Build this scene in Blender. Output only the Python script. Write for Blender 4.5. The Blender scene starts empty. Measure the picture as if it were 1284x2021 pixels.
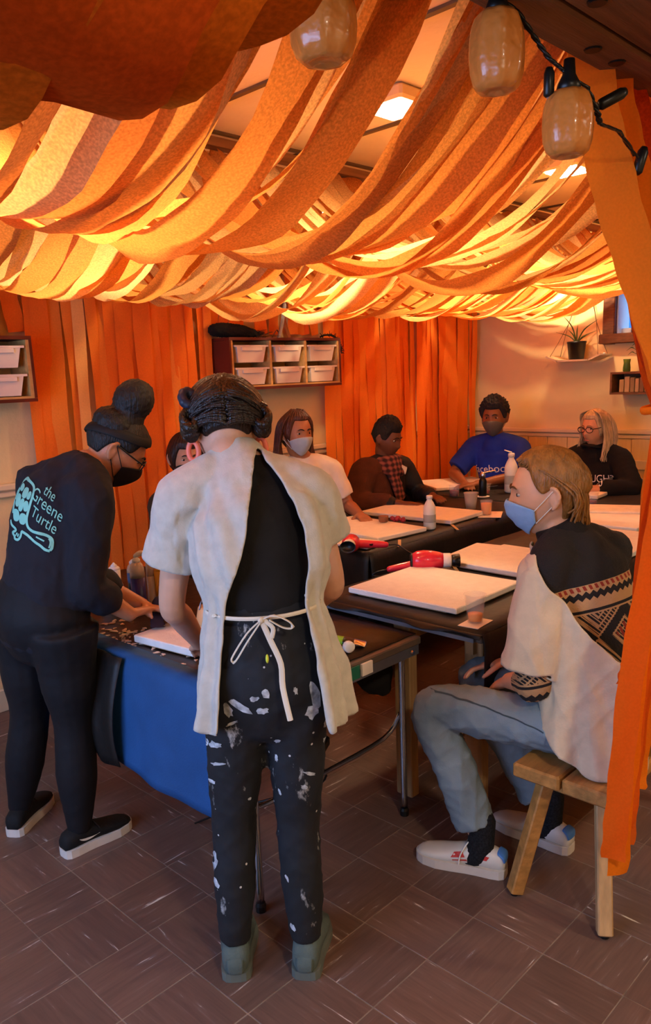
import bpy, bmesh, math, random
import numpy as np
from mathutils import Vector, Matrix, noise
from mathutils.bvhtree import BVHTree

random.seed(7)
V = Vector
PI = math.pi
SC = bpy.context.scene
COL = SC.collection

# ------------------------------------------------------------------ camera
# room axes: X runs along the cubby wall away to the right, Y towards that wall, Z up; metres
cd = bpy.data.cameras.new('camera')
cam = bpy.data.objects.new('camera', cd)
COL.objects.link(cam)
cam.matrix_world = Matrix(((0.69376, 0.18088, -0.69712, 0.0),
                           (-0.71911, 0.12055, -0.68436, 0.0),
                           (-0.03975, 0.97609, 0.21371, 1.60),
                           (0, 0, 0, 1)))
cd.sensor_fit = 'HORIZONTAL'
cd.sensor_width = 36.0
cd.lens = 43.53
cd.shift_y = 0.0541
cd.clip_start = 0.02
SC.camera = cam

# ------------------------------------------------------------------ world and large lights
SC.view_settings.view_transform = 'Standard'
SC.view_settings.look = 'None'
SC.view_settings.gamma = 1.0
SC.view_settings.use_curve_mapping = False
SC.view_settings.exposure = 0.45
SC.cycles.diffuse_bounces = 4
SC.cycles.glossy_bounces = 2
SC.cycles.max_bounces = 7
SC.cycles.caustics_reflective = False
SC.cycles.caustics_refractive = False
SC.cycles.sample_clamp_indirect = 6.0

w = bpy.data.worlds.new('world')
SC.world = w
w.use_nodes = True
w.node_tree.nodes['Background'].inputs[0].default_value = (0.35, 0.5, 0.9, 1)
w.node_tree.nodes['Background'].inputs[1].default_value = 0.6


def area_light(name, loc, direction, sx, sy, power, color, spread=PI):
    l = bpy.data.lights.new(name, 'AREA')
    l.shape = 'RECTANGLE'
    l.size, l.size_y = sx, sy
    l.energy = power
    l.color = color
    l.spread = spread
    o = bpy.data.objects.new(name, l)
    o.location = loc
    o.rotation_euler = V(direction).to_track_quat('-Z', 'Y').to_euler()
    COL.objects.link(o)
    return o


# daylight coming in through the big window behind the camera, to its left
area_light('window_daylight', (-1.36, 1.75, 1.45), (1, -0.03, -0.15), 2.3, 1.3, 66, (0.36, 0.54, 1.0))
# daylight on the siding outside the small window
area_light('yard_daylight', (6.25, 2.2, 3.0), (0.35, 0, -1), 1.6, 0.8, 60, (0.55, 0.78, 1.0))
LAMPS = [(1.05, 1.85, 15), (2.13, 1.70, 12), (3.35, 1.75, 18), (4.8, 1.75, 22), (1.7, 2.95, 8), (3.0, 2.95, 17), (4.3, 2.9, 22), (5.25, 2.75, 24)]
LAMP_COLOR = (1.0, 0.73, 0.42)
FILL_LAMPS = [(0.45, -0.75, 26), (2.6, -0.75, 16)]  # unseen lamps, added to brighten the near floor and the people's backs
for i, (lx, ly, lp) in enumerate(LAMPS):
    area_light('overhead_light', (lx, ly, 2.385), (0, 0, -1), 0.14, 0.14, lp, LAMP_COLOR)
for i, (lx, ly, lp) in enumerate(FILL_LAMPS):
    area_light('overhead_light', (lx, ly, 2.385), (0, 0, -1), 0.2, 0.2, lp, (1.0, 0.82, 0.62))


# ------------------------------------------------------------------ helpers
def srgb(h):
    h = h.lstrip('#')
    c = [int(h[i:i + 2], 16) / 255 for i in (0, 2, 4)]
    return tuple((x / 12.92 if x <= 0.04045 else ((x + 0.055) / 1.055) ** 2.4) for x in c) + (1.0,)


MATS = {}


def nt(name):
    m = bpy.data.materials.new(name)
    m.use_nodes = True
    return m, m.node_tree.nodes, m.node_tree.links, m.node_tree.nodes['Principled BSDF']


def mat(name, color, rough=0.7, var=0.15, scale=12.0, bump=0.0, bscale=None, metallic=0.0, spec=0.4, trans=0.0, stretch=None, sheen=0.0, ior=1.45, coat=0.0):
    """plain procedural material: one colour with mottling and fine relief"""
    if name in MATS:
        return MATS[name]
    m, n, l, b = nt(name)
    c = srgb(color) if isinstance(color, str) else tuple(color)
    tc = n.new('ShaderNodeTexCoord')
    src = tc.outputs['Object']
    if stretch:
        mp = n.new('ShaderNodeMapping')
        mp.inputs['Scale'].default_value = stretch
        l.new(src, mp.inputs['Vector'])
        src = mp.outputs[0]
    no = n.new('ShaderNodeTexNoise')
    no.inputs['Scale'].default_value = scale
    no.inputs['Detail'].default_value = 4
    l.new(src, no.inputs['Vector'])
    rp = n.new('ShaderNodeValToRGB')
    rp.color_ramp.elements[0].position = 0.3
    rp.color_ramp.elements[1].position = 0.7
    rp.color_ramp.elements[0].color = tuple(x * (1 - var) for x in c[:3]) + (1,)
    rp.color_ramp.elements[1].color = tuple(min(1, x * (1 + var)) for x in c[:3]) + (1,)
    l.new(no.outputs['Fac'], rp.inputs[0])
    l.new(rp.outputs[0], b.inputs['Base Color'])
    b.inputs['Roughness'].default_value = rough
    b.inputs['Metallic'].default_value = metallic
    b.inputs['Specular IOR Level'].default_value = spec
    b.inputs['IOR'].default_value = ior
    b.inputs['Transmission Weight'].default_value = trans
    b.inputs['Sheen Weight'].default_value = sheen
    b.inputs['Coat Weight'].default_value = coat
    if bump:
        nb = n.new('ShaderNodeTexNoise')
        nb.inputs['Scale'].default_value = bscale or scale * 4
        nb.inputs['Detail'].default_value = 3
        l.new(src, nb.inputs['Vector'])
        bp = n.new('ShaderNodeBump')
        bp.inputs['Strength'].default_value = bump
        bp.inputs['Distance'].default_value = 0.01
        l.new(nb.outputs['Fac'], bp.inputs['Height'])
        l.new(bp.outputs[0], b.inputs['Normal'])
    MATS[name] = m
    return m


def glow(name, color, strength):
    if name in MATS:
        return MATS[name]
    m, n, l, b = nt(name)
    b.inputs['Base Color'].default_value = (0.9, 0.9, 0.9, 1)
    b.inputs['Emission Color'].default_value = tuple(color) + (1,)
    b.inputs['Emission Strength'].default_value = strength
    MATS[name] = m
    return m


def base_of(o):
    p = V((0, 0, 0))
    while o is not None:
        p += o.location
        o = o.parent
    return p


class MB:
    """collects geometry in room coordinates and links it as one mesh object"""

    def __init__(self):
        self.v = []
        self.f = []

    def add(self, vs, fs):
        k = len(self.v)
        self.v += [V(p) for p in vs]
        self.f += [tuple(i + k for i in f) for f in fs]
        return self

    def box(self, c, s, rz=0.0, R=None, bev=0.0):
        c = V(c)
        hx, hy, hz = s[0] / 2, s[1] / 2, s[2] / 2
        M = R or Matrix.Rotation(rz, 3, 'Z')
        if bev <= 0:
            vs = [M @ V((x * hx, y * hy, z * hz)) + c for z in (-1, 1) for y in (-1, 1) for x in (-1, 1)]
            return self.add(vs, [(0, 2, 3, 1), (4, 5, 7, 6), (0, 1, 5, 4), (2, 6, 7, 3), (0, 4, 6, 2), (1, 3, 7, 5)])
        b = min(bev, hx * .9, hy * .9, hz * .9)
        rings = []
        for z, k in ((-hz, b), (-hz + b, 0), (hz - b, 0), (hz, b)):
            X, Y = hx - k, hy - k
            rings.append([(X - b, -Y), (X, -Y + b), (X, Y - b), (X - b, Y), (-X + b, Y), (-X, Y - b), (-X, -Y + b), (-X + b, -Y)])
            rings[-1] = [V((x, y, z)) for x, y in rings[-1]]
        vs = [M @ p + c for r in rings for p in r]
        fs = [tuple(range(7, -1, -1)), tuple(range(24, 32))]
        for r in range(3):
            for i in range(8):
                j = (i + 1) % 8
                fs.append((r * 8 + i, r * 8 + j, r * 8 + 8 + j, r * 8 + 8 + i))
        return self.add(vs, fs)

    def lathe(self, base, prof, n=20, axis=(0, 0, 1), squash=1.0):
        """prof: list of (radius, height) from bottom to top"""
        base = V(base)
        q = V(axis).normalized().to_track_quat('Z', 'Y').to_matrix()
        vs, fs = [], []
        for r, h in prof:
            for i in range(n):
                t = 2 * PI * i / n
                vs.append(base + q @ V((r * math.cos(t), r * math.sin(t) * squash, h)))
        for k in range(len(prof) - 1):
            for i in range(n):
                j = (i + 1) % n
                fs.append((k * n + i, k * n + j, k * n + n + j, k * n + n + i))
        fs.append(tuple(range(n - 1, -1, -1)))
        fs.append(tuple(range((len(prof) - 1) * n, len(prof) * n)))
        return self.add(vs, fs)

    def ball(self, c, r, n=14, m=9, R=None):
        c = V(c)
        r = (r, r, r) if not isinstance(r, (tuple, list)) else r
        M = R or Matrix.Identity(3)
        vs, fs = [c + M @ V((0, 0, -r[2]))], []
        for k in range(1, m):
            a = -PI / 2 + PI * k / m
            for i in range(n):
                t = 2 * PI * i / n
                vs.append(c + M @ V((r[0] * math.cos(a) * math.cos(t), r[1] * math.cos(a) * math.sin(t), r[2] * math.sin(a))))
        vs.append(c + M @ V((0, 0, r[2])))
        top = len(vs) - 1
        for i in range(n):
            j = (i + 1) % n
            fs.append((0, 1 + j, 1 + i))
            fs.append((top, top - n + i, top - n + j))
        for k in range(m - 2):
            for i in range(n):
                j = (i + 1) % n
                a0 = 1 + k * n
                fs.append((a0 + i, a0 + j, a0 + n + j, a0 + n + i))
        return self.add(vs, fs)

    def tube(self, pts, rad, side=None, n=10, sub=4, cap='round'):
        """smooth tapering tube; rad: number or (a, b) per point, a along `side`"""
        pts = [V(p) for p in pts]
        if not isinstance(rad, (list, tuple)) or (isinstance(rad, tuple) and len(rad) == 2 and len(pts) != 2):
            rad = [rad] * len(pts)
        rad = [(r, r) if not isinstance(r, (tuple, list)) else tuple(r) for r in rad]
        sides = side if isinstance(side, list) else [side] * len(pts)
        P, Rr, S = [], [], []
        N = len(pts)
        for i in range(N - 1):
            p0, p1, p2, p3 = pts[max(i - 1, 0)], pts[i], pts[i + 1], pts[min(i + 2, N - 1)]
            for k in range(sub):
                t = k / sub
                t2, t3 = t * t, t * t * t
                P.append(0.5 * (2 * p1 + (p2 - p0) * t + (2 * p0 - 5 * p1 + 4 * p2 - p3) * t2 + (3 * p1 - p0 - 3 * p2 + p3) * t3))
                e = t * t * (3 - 2 * t)
                Rr.append(tuple(rad[i][q] * (1 - e) + rad[i + 1][q] * e for q in (0, 1)))
                S.append(None if sides[i] is None else V(sides[i]).lerp(V(sides[i + 1]), t))
        P.append(pts[-1]); Rr.append(rad[-1]); S.append(None if sides[-1] is None else V(sides[-1]))
        M = len(P)
        prev = None
        rings = []
        for i in range(M):
            t = (P[min(i + 1, M - 1)] - P[max(i - 1, 0)])
            t = t.normalized() if t.length > 1e-9 else V((0, 0, 1))
            s = S[i]
            if s is None:
                s = prev if prev is not None else (V((1, 0, 0)) if abs(t.x) < 0.8 else V((0, 1, 0)))
            s = s - t * s.dot(t)
            s = s.normalized() if s.length > 1e-6 else t.orthogonal().normalized()
            prev = s
            d = t.cross(s)
            rings.append((P[i], s, d, Rr[i], t))
        vs, fs = [], []

        def ring(p, s, d, a, b):
            return [p + s * (a * math.cos(2 * PI * k / n)) + d * (b * math.sin(2 * PI * k / n)) for k in range(n)]
        seq = []
        if cap == 'round':
            p, s, d, (a, b), t = rings[0]
            m = min(a, b)
            seq.append(ring(p - t * m * .85, s, d, a * .45, b * .45))
            seq.append(ring(p - t * m * .5, s, d, a * .82, b * .82))
        for p, s, d, (a, b), t in rings:
            seq.append(ring(p, s, d, a, b))
        if cap == 'round':
            p, s, d, (a, b), t = rings[-1]
            m = min(a, b)
            seq.append(ring(p + t * m * .5, s, d, a * .82, b * .82))
            seq.append(ring(p + t * m * .85, s, d, a * .45, b * .45))
        for r in seq:
            vs += r
        for k in range(len(seq) - 1):
            for i in range(n):
                j = (i + 1) % n
                fs.append((k * n + i, k * n + j, k * n + n + j, k * n + n + i))
        if cap != 'open':
            fs.append(tuple(range(n - 1, -1, -1)))
            fs.append(tuple(range((len(seq) - 1) * n, len(seq) * n)))
        return self.add(vs, fs)

    def grid(self, rows, closed=False):
        """rows of points -> quads"""
        k = len(self.v)
        nr, nc = len(rows), len(rows[0])
        for r in rows:
            self.v += [V(p) for p in r]
        for i in range(nr - 1):
            for j in range(nc if closed else nc - 1):
                j2 = (j + 1) % nc
                self.f.append((k + i * nc + j, k + i * nc + j2, k + (i + 1) * nc + j2, k + (i + 1) * nc + j))
        return self

    def prism(self, poly, z0, z1):
        """poly: list of (x, y) counter-clockwise"""
        n = len(poly)
        vs = [V((x, y, z0)) for x, y in poly] + [V((x, y, z1)) for x, y in poly]
        fs = [tuple(range(n - 1, -1, -1)), tuple(range(n, 2 * n))] + [(i, (i + 1) % n, n + (i + 1) % n, n + i) for i in range(n)]
        return self.add(vs, fs)

    def mesh(self, name, base=V((0, 0, 0)), smooth=False):
        me = bpy.data.meshes.new(name)
        me.from_pydata([tuple(p - base) for p in self.v], [], self.f)
        me.validate()
        if smooth:
            for p in me.polygons:
                p.use_smooth = True
        return me

    def build(self, name, m, parent=None, loc=None, smooth=False, thick=0.0, recalc=True):
        base = base_of(parent) if parent else V(loc or (0, 0, 0))
        me = self.mesh(name, base, smooth)
        if recalc:
            bm = bmesh.new(); bm.from_mesh(me)
            bmesh.ops.recalc_face_normals(bm, faces=bm.faces)
            bm.to_mesh(me); bm.free()
        if thick:
            me = solid(me, thick)
        o = bpy.data.objects.new(name, me)
        if m:
            me.materials.clear()
            me.materials.append(m)
        if smooth:
            for p in me.polygons:
                p.use_smooth = True
        COL.objects.link(o)
        if parent:
            o.parent = parent
        else:
            o.location = base
        return o


def evaluated(me, setup):
    t = bpy.data.objects.new('tmp', me)
    COL.objects.link(t)
    setup(t)
    dg = bpy.context.evaluated_depsgraph_get()
    out = bpy.data.meshes.new_from_object(t.evaluated_get(dg))
    bpy.data.objects.remove(t)
    return out


def solid(me, thick):
    def s(t):
        m = t.modifiers.new('s', 'SOLIDIFY'); m.thickness = thick; m.offset = 0.0
    return evaluated(me, s)


def fuse(mb, name, m, parent, voxel=0.008, smooth=4, wr=0.0, wscale=14.0, wdir=None, ratio=None):
    """union of the closed pieces as one continuous surface; wr: wrinkle depth"""
    base = base_of(parent)
    me = mb.mesh(name, base)

    def s(t):
        r = t.modifiers.new('r', 'REMESH'); r.mode = 'VOXEL'; r.voxel_size = voxel; r.use_smooth_shade = True
        if smooth:
            k = t.modifiers.new('k', 'SMOOTH'); k.factor = 0.5; k.iterations = smooth
    out = evaluated(me, s)
    if wr:
        nv = len(out.vertices)
        co = np.zeros(nv * 3); out.vertices.foreach_get('co', co); co = co.reshape(-1, 3)
        no = np.zeros(nv * 3); out.vertices.foreach_get('normal', no); no = no.reshape(-1, 3)
        rs = np.random.RandomState(len(name) * 7 + nv % 97)
        h = np.zeros(nv)
        for _ in range(9):
            d = rs.normal(size=3)
            if wdir is not None:
                d = d * np.array(wdir)
            d /= np.linalg.norm(d)
            d2 = rs.normal(size=3); d2 /= np.linalg.norm(d2)
            ph = rs.uniform(0, 6.28)
            sc = wscale * rs.uniform(0.6, 1.9)
            q = np.sin(co @ d * sc * 2.2 + ph + 1.6 * np.sin(co @ d2 * sc * 0.9))
            h += (1 - np.abs(q)) ** 2 * rs.uniform(0.5, 1.0)
        h = h / 9 - 0.25
        co = co + no * (h * wr * 2.6)[:, None]
        out.vertices.foreach_set('co', co.ravel())
        out.update()
    for p in out.polygons:
        p.use_smooth = True
    out.name = name
    out.materials.clear()
    out.materials.append(m)
    o = bpy.data.objects.new(name, out)
    COL.objects.link(o)
    o.parent = parent
    return o


def empty(name, loc, label, cat, group=None):
    o = bpy.data.objects.new(name, None)
    o.empty_display_size = 0.1
    o.location = loc
    COL.objects.link(o)
    return tag(o, label, cat, group)


def tag(o, label=None, cat=None, group=None, kind=None):
    if label: o['label'] = label
    if cat: o['category'] = cat
    if group: o['group'] = group
    if kind: o['kind'] = kind
    return o


def struct(o):
    o['kind'] = 'structure'
    return o


def copy_tree(o, delta, parent=None):
    c = o.copy()
    COL.objects.link(c)
    c.parent = parent
    if parent is None:
        c.location = o.location + V(delta)
    for ch in [x for x in bpy.data.objects if x.parent == o]:
        copy_tree(ch, (0, 0, 0), c)
    return c


def bvh_of(o):
    b = base_of(o.parent) if o.parent else o.location
    return BVHTree.FromPolygons([v.co + b for v in o.data.vertices], [tuple(p.vertices) for p in o.data.polygons])


def text_tris(body, size, shear=0.0):
    cu = bpy.data.curves.new('t', 'FONT')
    cu.body = body; cu.size = size; cu.shear = shear; cu.resolution_u = 3
    cu.align_x = 'CENTER'; cu.align_y = 'CENTER'
    t = bpy.data.objects.new('t', cu)
    COL.objects.link(t)
    dg = bpy.context.evaluated_depsgraph_get()
    me = bpy.data.meshes.new_from_object(t.evaluated_get(dg))
    bpy.data.objects.remove(t)
    vs = [(v.co.x, v.co.y) for v in me.vertices]
    fs = [tuple(p.vertices) for p in me.polygons]
    bpy.data.meshes.remove(me)
    return vs, fs


def stroke(pts, w, closed=False):
    """2-D polyline with width -> verts, faces"""
    vs, fs = [], []
    n = len(pts)
    for i, (x, y) in enumerate(pts):
        a = pts[(i - 1) % n] if (closed or i > 0) else pts[i]
        b = pts[(i + 1) % n] if (closed or i < n - 1) else pts[i]
        dx, dy = b[0] - a[0], b[1] - a[1]
        L = math.hypot(dx, dy) or 1
        nx, ny = -dy / L * w / 2, dx / L * w / 2
        vs += [(x + nx, y + ny), (x - nx, y - ny)]
    for i in range(n if closed else n - 1):
        j = (i + 1) % n
        fs.append((2 * i, 2 * i + 1, 2 * j + 1, 2 * j))
    return vs, fs


def project_print(name, pieces, origin, right, up, target, m, parent, lift=0.003, maxe=0.012):
    """lay flat print pieces (2-D verts, faces) on the cloth of `target`"""
    right, up = V(right).normalized(), V(up).normalized()
    n = right.cross(up).normalized()
    tree = bvh_of(target)
    bm = bmesh.new()
    for vs, fs in pieces:
        bv = [bm.verts.new((x, y, 0)) for x, y in vs]
        for f in fs:
            try:
                bm.faces.new([bv[i] for i in f])
            except ValueError:
                pass
    bmesh.ops.triangulate(bm, faces=bm.faces)
    for _ in range(4):
        es = [e for e in bm.edges if e.calc_length() > maxe]
        if not es:
            break
        bmesh.ops.subdivide_edges(bm, edges=es, cuts=1)
    bmesh.ops.triangulate(bm, faces=bm.faces)
    o0 = V(origin)
    dead = []
    for v in bm.verts:
        p = o0 + right * v.co.x + up * v.co.y
        hit = tree.ray_cast(p + n * 0.35, -n, 0.8)
        if hit[0] is None:
            dead.append(v)
            continue
        v.co = hit[0] + hit[1] * lift if hit[1].dot(n) > 0 else hit[0] + n * lift
    bmesh.ops.delete(bm, geom=dead, context='VERTS')
    bas = base_of(parent)
    for v in bm.verts:
        v.co -= bas
    me = bpy.data.meshes.new(name)
    bm.to_mesh(me); bm.free()
    me.materials.append(m)
    o = bpy.data.objects.new(name, me)
    COL.objects.link(o)
    o.parent = parent
    return o

# ------------------------------------------------------------------ the room
M_wall = mat('wall_paint', '#e2c48c', 0.75, 0.06, 3, 0.12, 60)
M_ceil = mat('ceiling_paint', '#d8cdb8', 0.85, 0.06, 5, 0.2, 40)
M_panel = mat('wainscot_paint', '#dfc288', 0.5, 0.06, 6, 0.1, 30, stretch=(8, 8, 1))
M_rail = mat('rail_paint', '#d9c29c', 0.45, 0.05, 6)
M_beam = mat('beam_wood', '#6b4428', 0.6, 0.35, 5, 0.3, 30, stretch=(0.6, 9, 9))
M_dark = mat('dark_metal', '#1d1a18', 0.45, 0.2, 20, metallic=0.6)


def tile_material():
    m, n, l, b = nt('floor_tile')
    tc = n.new('ShaderNodeTexCoord')
    oi = n.new('ShaderNodeObjectInfo')
    off = n.new('ShaderNodeVectorMath'); off.operation = 'SCALE'
    l.new(oi.outputs['Random'], off.inputs['Scale'])
    off.inputs[0].default_value = (37.0, 53.0, 0)
    ad = n.new('ShaderNodeVectorMath'); ad.operation = 'ADD'
    l.new(tc.outputs['Object'], ad.inputs[0]); l.new(off.outputs[0], ad.inputs[1])
    mp = n.new('ShaderNodeMapping'); mp.inputs['Scale'].default_value = (5.0, 60.0, 1)
    l.new(ad.outputs[0], mp.inputs['Vector'])
    ns = n.new('ShaderNodeTexNoise'); ns.inputs['Scale'].default_value = 1.0; ns.inputs['Detail'].default_value = 5
    ns.inputs['Roughness'].default_value = 0.62; ns.inputs['Distortion'].default_value = 0.5
    l.new(mp.outputs[0], ns.inputs['Vector'])
    r1 = n.new('ShaderNodeValToRGB')
    e = r1.color_ramp.elements
    e[0].position = 0.30; e[0].color = srgb('#5f483e')
    e[1].position = 0.60; e[1].color = srgb('#6e5347')
    x = e.new(0.66); x.color = srgb('#74605a')
    x = e.new(0.70); x.color = srgb('#d2c4b4')
    l.new(ns.outputs['Fac'], r1.inputs[0])
    # worn, dusty patches
    n2 = n.new('ShaderNodeTexNoise'); n2.inputs['Scale'].default_value = 3.0; n2.inputs['Detail'].default_value = 5
    l.new(tc.outputs['Object'], n2.inputs['Vector'])
    hv = n.new('ShaderNodeHueSaturation')
    mr = n.new('ShaderNodeMapRange'); mr.inputs[3].default_value = 0.88; mr.inputs[4].default_value = 1.12
    l.new(oi.outputs['Random'], mr.inputs[0])
    l.new(mr.outputs[0], hv.inputs['Value'])
    l.new(r1.outputs[0], hv.inputs['Color'])
    l.new(hv.outputs[0], b.inputs['Base Color'])
    r2 = n.new('ShaderNodeMapRange'); r2.inputs[1].default_value = 0.3; r2.inputs[2].default_value = 0.7
    r2.inputs[3].default_value = 0.28; r2.inputs[4].default_value = 0.55
    l.new(n2.outputs['Fac'], r2.inputs[0]); l.new(r2.outputs[0], b.inputs['Roughness'])
    bp = n.new('ShaderNodeBump'); bp.inputs['Strength'].default_value = 0.05; bp.inputs['Distance'].default_value = 0.002
    l.new(ns.outputs['Fac'], bp.inputs['Height']); l.new(bp.outputs[0], b.inputs['Normal'])
    b.inputs['Specular IOR Level'].default_value = 0.45
    return m


M_tile = tile_material()
M_grout = mat('tile_joint', '#84705f', 0.7, 0.3, 14)

XW, YW, ZC = 5.77, 3.81, 2.45
X0, Y0 = -1.3, -1.6
floor = struct(MB().box(((X0 + XW) / 2, (Y0 + YW) / 2, -0.0478), (XW - X0 + .3, YW - Y0 + .3, 0.1)).build('floor', M_grout))
TS, GX, GY = 0.2286, 0.827, 1.156
fh = V((0.7137, 0.7005))
tile_me = MB().box((0, 0, -0.0005), (TS - 0.0022, TS - 0.0022, 0.007), bev=0.0012).mesh('tile')
tile_me.materials.append(M_tile)
rest = MB()
for i in range(-10, 24):
    for j in range(-14, 14):
        cx, cy = GX + (i + .5) * TS, GY + (j + .5) * TS
        if not (X0 < cx < XW and Y0 < cy < YW):
            continue
        dp = cx * fh.x + cy * fh.y
        lat = abs(cx * fh.y - cy * fh.x)
        if 1.2 < dp < 3.7 and lat < dp * 0.43 + 0.12:
            t = bpy.data.objects.new('tile', tile_me)
            t.location = (cx, cy, 0)
            t.rotation_euler = (random.uniform(-.0015, .0015), random.uniform(-.0015, .0015), PI / 2 * ((i + j) % 2) + PI * random.randint(0, 1))
            COL.objects.link(t)
            t.parent = floor
        else:
            rest.box((cx, cy, -0.0005), (TS - 0.0022, TS - 0.0022, 0.007))
tag(rest.build('tile_field', M_tile, floor), kind='stuff')

ceiling = struct(MB().box(((X0 + XW) / 2, (Y0 + YW) / 2, ZC + .05), (XW - X0 + .3, YW - Y0 + .3, 0.1)).build('ceiling', M_ceil))
cp = MB()
for k in range(12):
    cp.box((X0 + .6 + k * .61, (Y0 + YW) / 2, ZC - .004), (0.02, YW - Y0, 0.008))
for yy in (-.4, 1.1, 2.34, 3.56):
    cp.box(((X0 + XW) / 2, yy, ZC - .004), (XW - X0, 0.02, 0.008))
cp.build('ceiling_grid', mat('grid_paint', '#5c4a36', 0.6), ceiling)
wall_left = struct(MB().box(((X0 + XW) / 2, YW + .06, ZC / 2), (XW - X0 + .24, .12, ZC)).build('wall_left', M_wall))
# right wall with the small window opening
WY0, WY1, WZ0, WZ1 = 1.86, 2.60, 1.81, 2.30
wr = MB()
wr.box((XW + .1, (Y0 + WY0) / 2, ZC / 2), (.2, WY0 - Y0, ZC))
wr.box((XW + .1, (YW + .12 + WY1) / 2, ZC / 2), (.2, YW + .12 - WY1, ZC))
wr.box((XW + .1, (WY0 + WY1) / 2, WZ0 / 2), (.2, WY1 - WY0, WZ0))
wr.box((XW + .1, (WY0 + WY1) / 2, (WZ1 + ZC) / 2), (.2, WY1 - WY0, ZC - WZ1))
wall_right = struct(wr.build('wall_right', M_wall))
k = 0
y = YW - 0.005
while y > 0.4:
    MB().box((XW - .009, y - .085, .55), (.018, .166, 1.06), bev=.004).build('panel', M_panel, wall_right)
    y -= .17
struct(MB().box((XW - .02, 1.9, 1.10), (.04, 3.8, .035), bev=.008).box((XW - .012, 1.9, 1.065), (.03, 3.8, .03), bev=.006).build('trim_1', M_rail))
struct(MB().box((XW - .022, 1.9, .86), (.02, 3.8, .07), bev=.004).build('trim_2', M_rail))
struct(MB().box((2.2, YW - .02, 1.125), (7.0, .04, .035), bev=.008).box((2.2, YW - .012, 1.09), (7.0, .03, .03), bev=.006).build('trim_3', M_rail))
struct(MB().box((2.2, YW - .012, .06), (7.0, .024, .12), bev=.006).build('baseboard_left', M_rail))
struct(MB().box((XW - .026, 1.1, .06), (.02, 5.3, .12), bev=.006).build('baseboard_right', M_rail))
# walls behind the camera, one with the large window
wb = MB()
BY0, BY1, BZ0, BZ1 = 0.55, 2.95, 0.75, 2.15
xb = X0 - .1
wb.box((xb, (Y0 + BY0) / 2, ZC / 2), (.2, BY0 - Y0, ZC))
wb.box((xb, (YW + .12 + BY1) / 2, ZC / 2), (.2, YW + .12 - BY1, ZC))
wb.box((xb, (BY0 + BY1) / 2, BZ0 / 2), (.2, BY1 - BY0, BZ0))
wb.box((xb, (BY0 + BY1) / 2, (BZ1 + ZC) / 2), (.2, BY1 - BY0, ZC - BZ1))
struct(wb.build('wall_back', M_wall))
struct(MB().box(((X0 + XW) / 2, Y0 - .06, ZC / 2), (XW - X0 + .4, .12, ZC)).build('wall_front', M_wall))
M_frame = mat('window_wood', '#5a3016', 0.5, 0.3, 8, 0.2, 40, stretch=(2, 2, 9))
w2 = MB()
for yy in (BY0 + .03, (BY0 + BY1) / 2, BY1 - .03):
    w2.box((X0 - .02, yy, (BZ0 + BZ1) / 2), (.05, .06, BZ1 - BZ0))
for zz in (BZ0 + .03, BZ1 - .03):
    w2.box((X0 - .02, (BY0 + BY1) / 2, zz), (.05, BY1 - BY0, .06))
struct(w2.build('window_2', M_frame))

# small window in the right wall: brown casing, pale sash, pane, blue siding beyond
M_sash = mat('sash_paint', '#b9c6d8', 0.4, 0.05)
M_glass = mat('window_glass', '#e6f2ff', 0.05, 0.0, spec=0.5)
M_glass.node_tree.nodes['Principled BSDF'].inputs['Alpha'].default_value = 0.10
win = struct(MB().box((XW - .012, WY1 + .045, (WZ0 + WZ1) / 2), (.05, .09, WZ1 - WZ0 + .15), bev=.006)
             .box((XW - .012, WY0 - .045, (WZ0 + WZ1) / 2), (.05, .09, WZ1 - WZ0 + .15), bev=.006)
             .box((XW - .012, (WY0 + WY1) / 2, WZ1 + .04), (.05, WY1 - WY0 + .0, .08), bev=.006).build('window_1', M_frame))
MB().box((XW - .03, (WY0 + WY1) / 2, WZ0 - .035), (.09, WY1 - WY0 + .2, .07), bev=.006).build('window_sill', M_frame, win)
sa = MB()
for yy in (WY0 + .02, WY0 + .37, WY1 - .10):
    sa.box((XW + .09, yy, (WZ0 + WZ1) / 2), (.03, .04, WZ1 - WZ0 - .004))
for zz in (WZ0 + .02, WZ1 - .02):
    sa.box((XW + .09, (WY0 + WY1) / 2, zz), (.03, WY1 - WY0, .035))
sa.box((XW + .1, WY1 - .005, (WZ0 + WZ1) / 2), (.19, .008, WZ1 - WZ0))
sa.build('sash', M_sash, win)
MB().box((XW + .095, WY0 + .195, (WZ0 + WZ1) / 2), (.004, .31, WZ1 - WZ0 - .07)).build('pane', M_glass, win)
MB().box((XW + .095, WY0 + .51, (WZ0 + WZ1) / 2), (.004, .24, WZ1 - WZ0 - .07)).build('pane', M_glass, win)
M_siding = mat('siding_paint', '#4f8fd0', 0.6, 0.12, 14)
sid = struct(MB().box((7.0, 2.2, 1.7), (.04, 5.0, 3.4)).build('wall_neighbour', M_siding))
for q in range(22):
    R = Matrix.Rotation(math.radians(-9), 3, 'Y')
    MB().box((6.955, 2.2, 1.0 + q * .075), (.014, 5.0, .088), R=R).build('slat', M_siding, sid)

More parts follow.
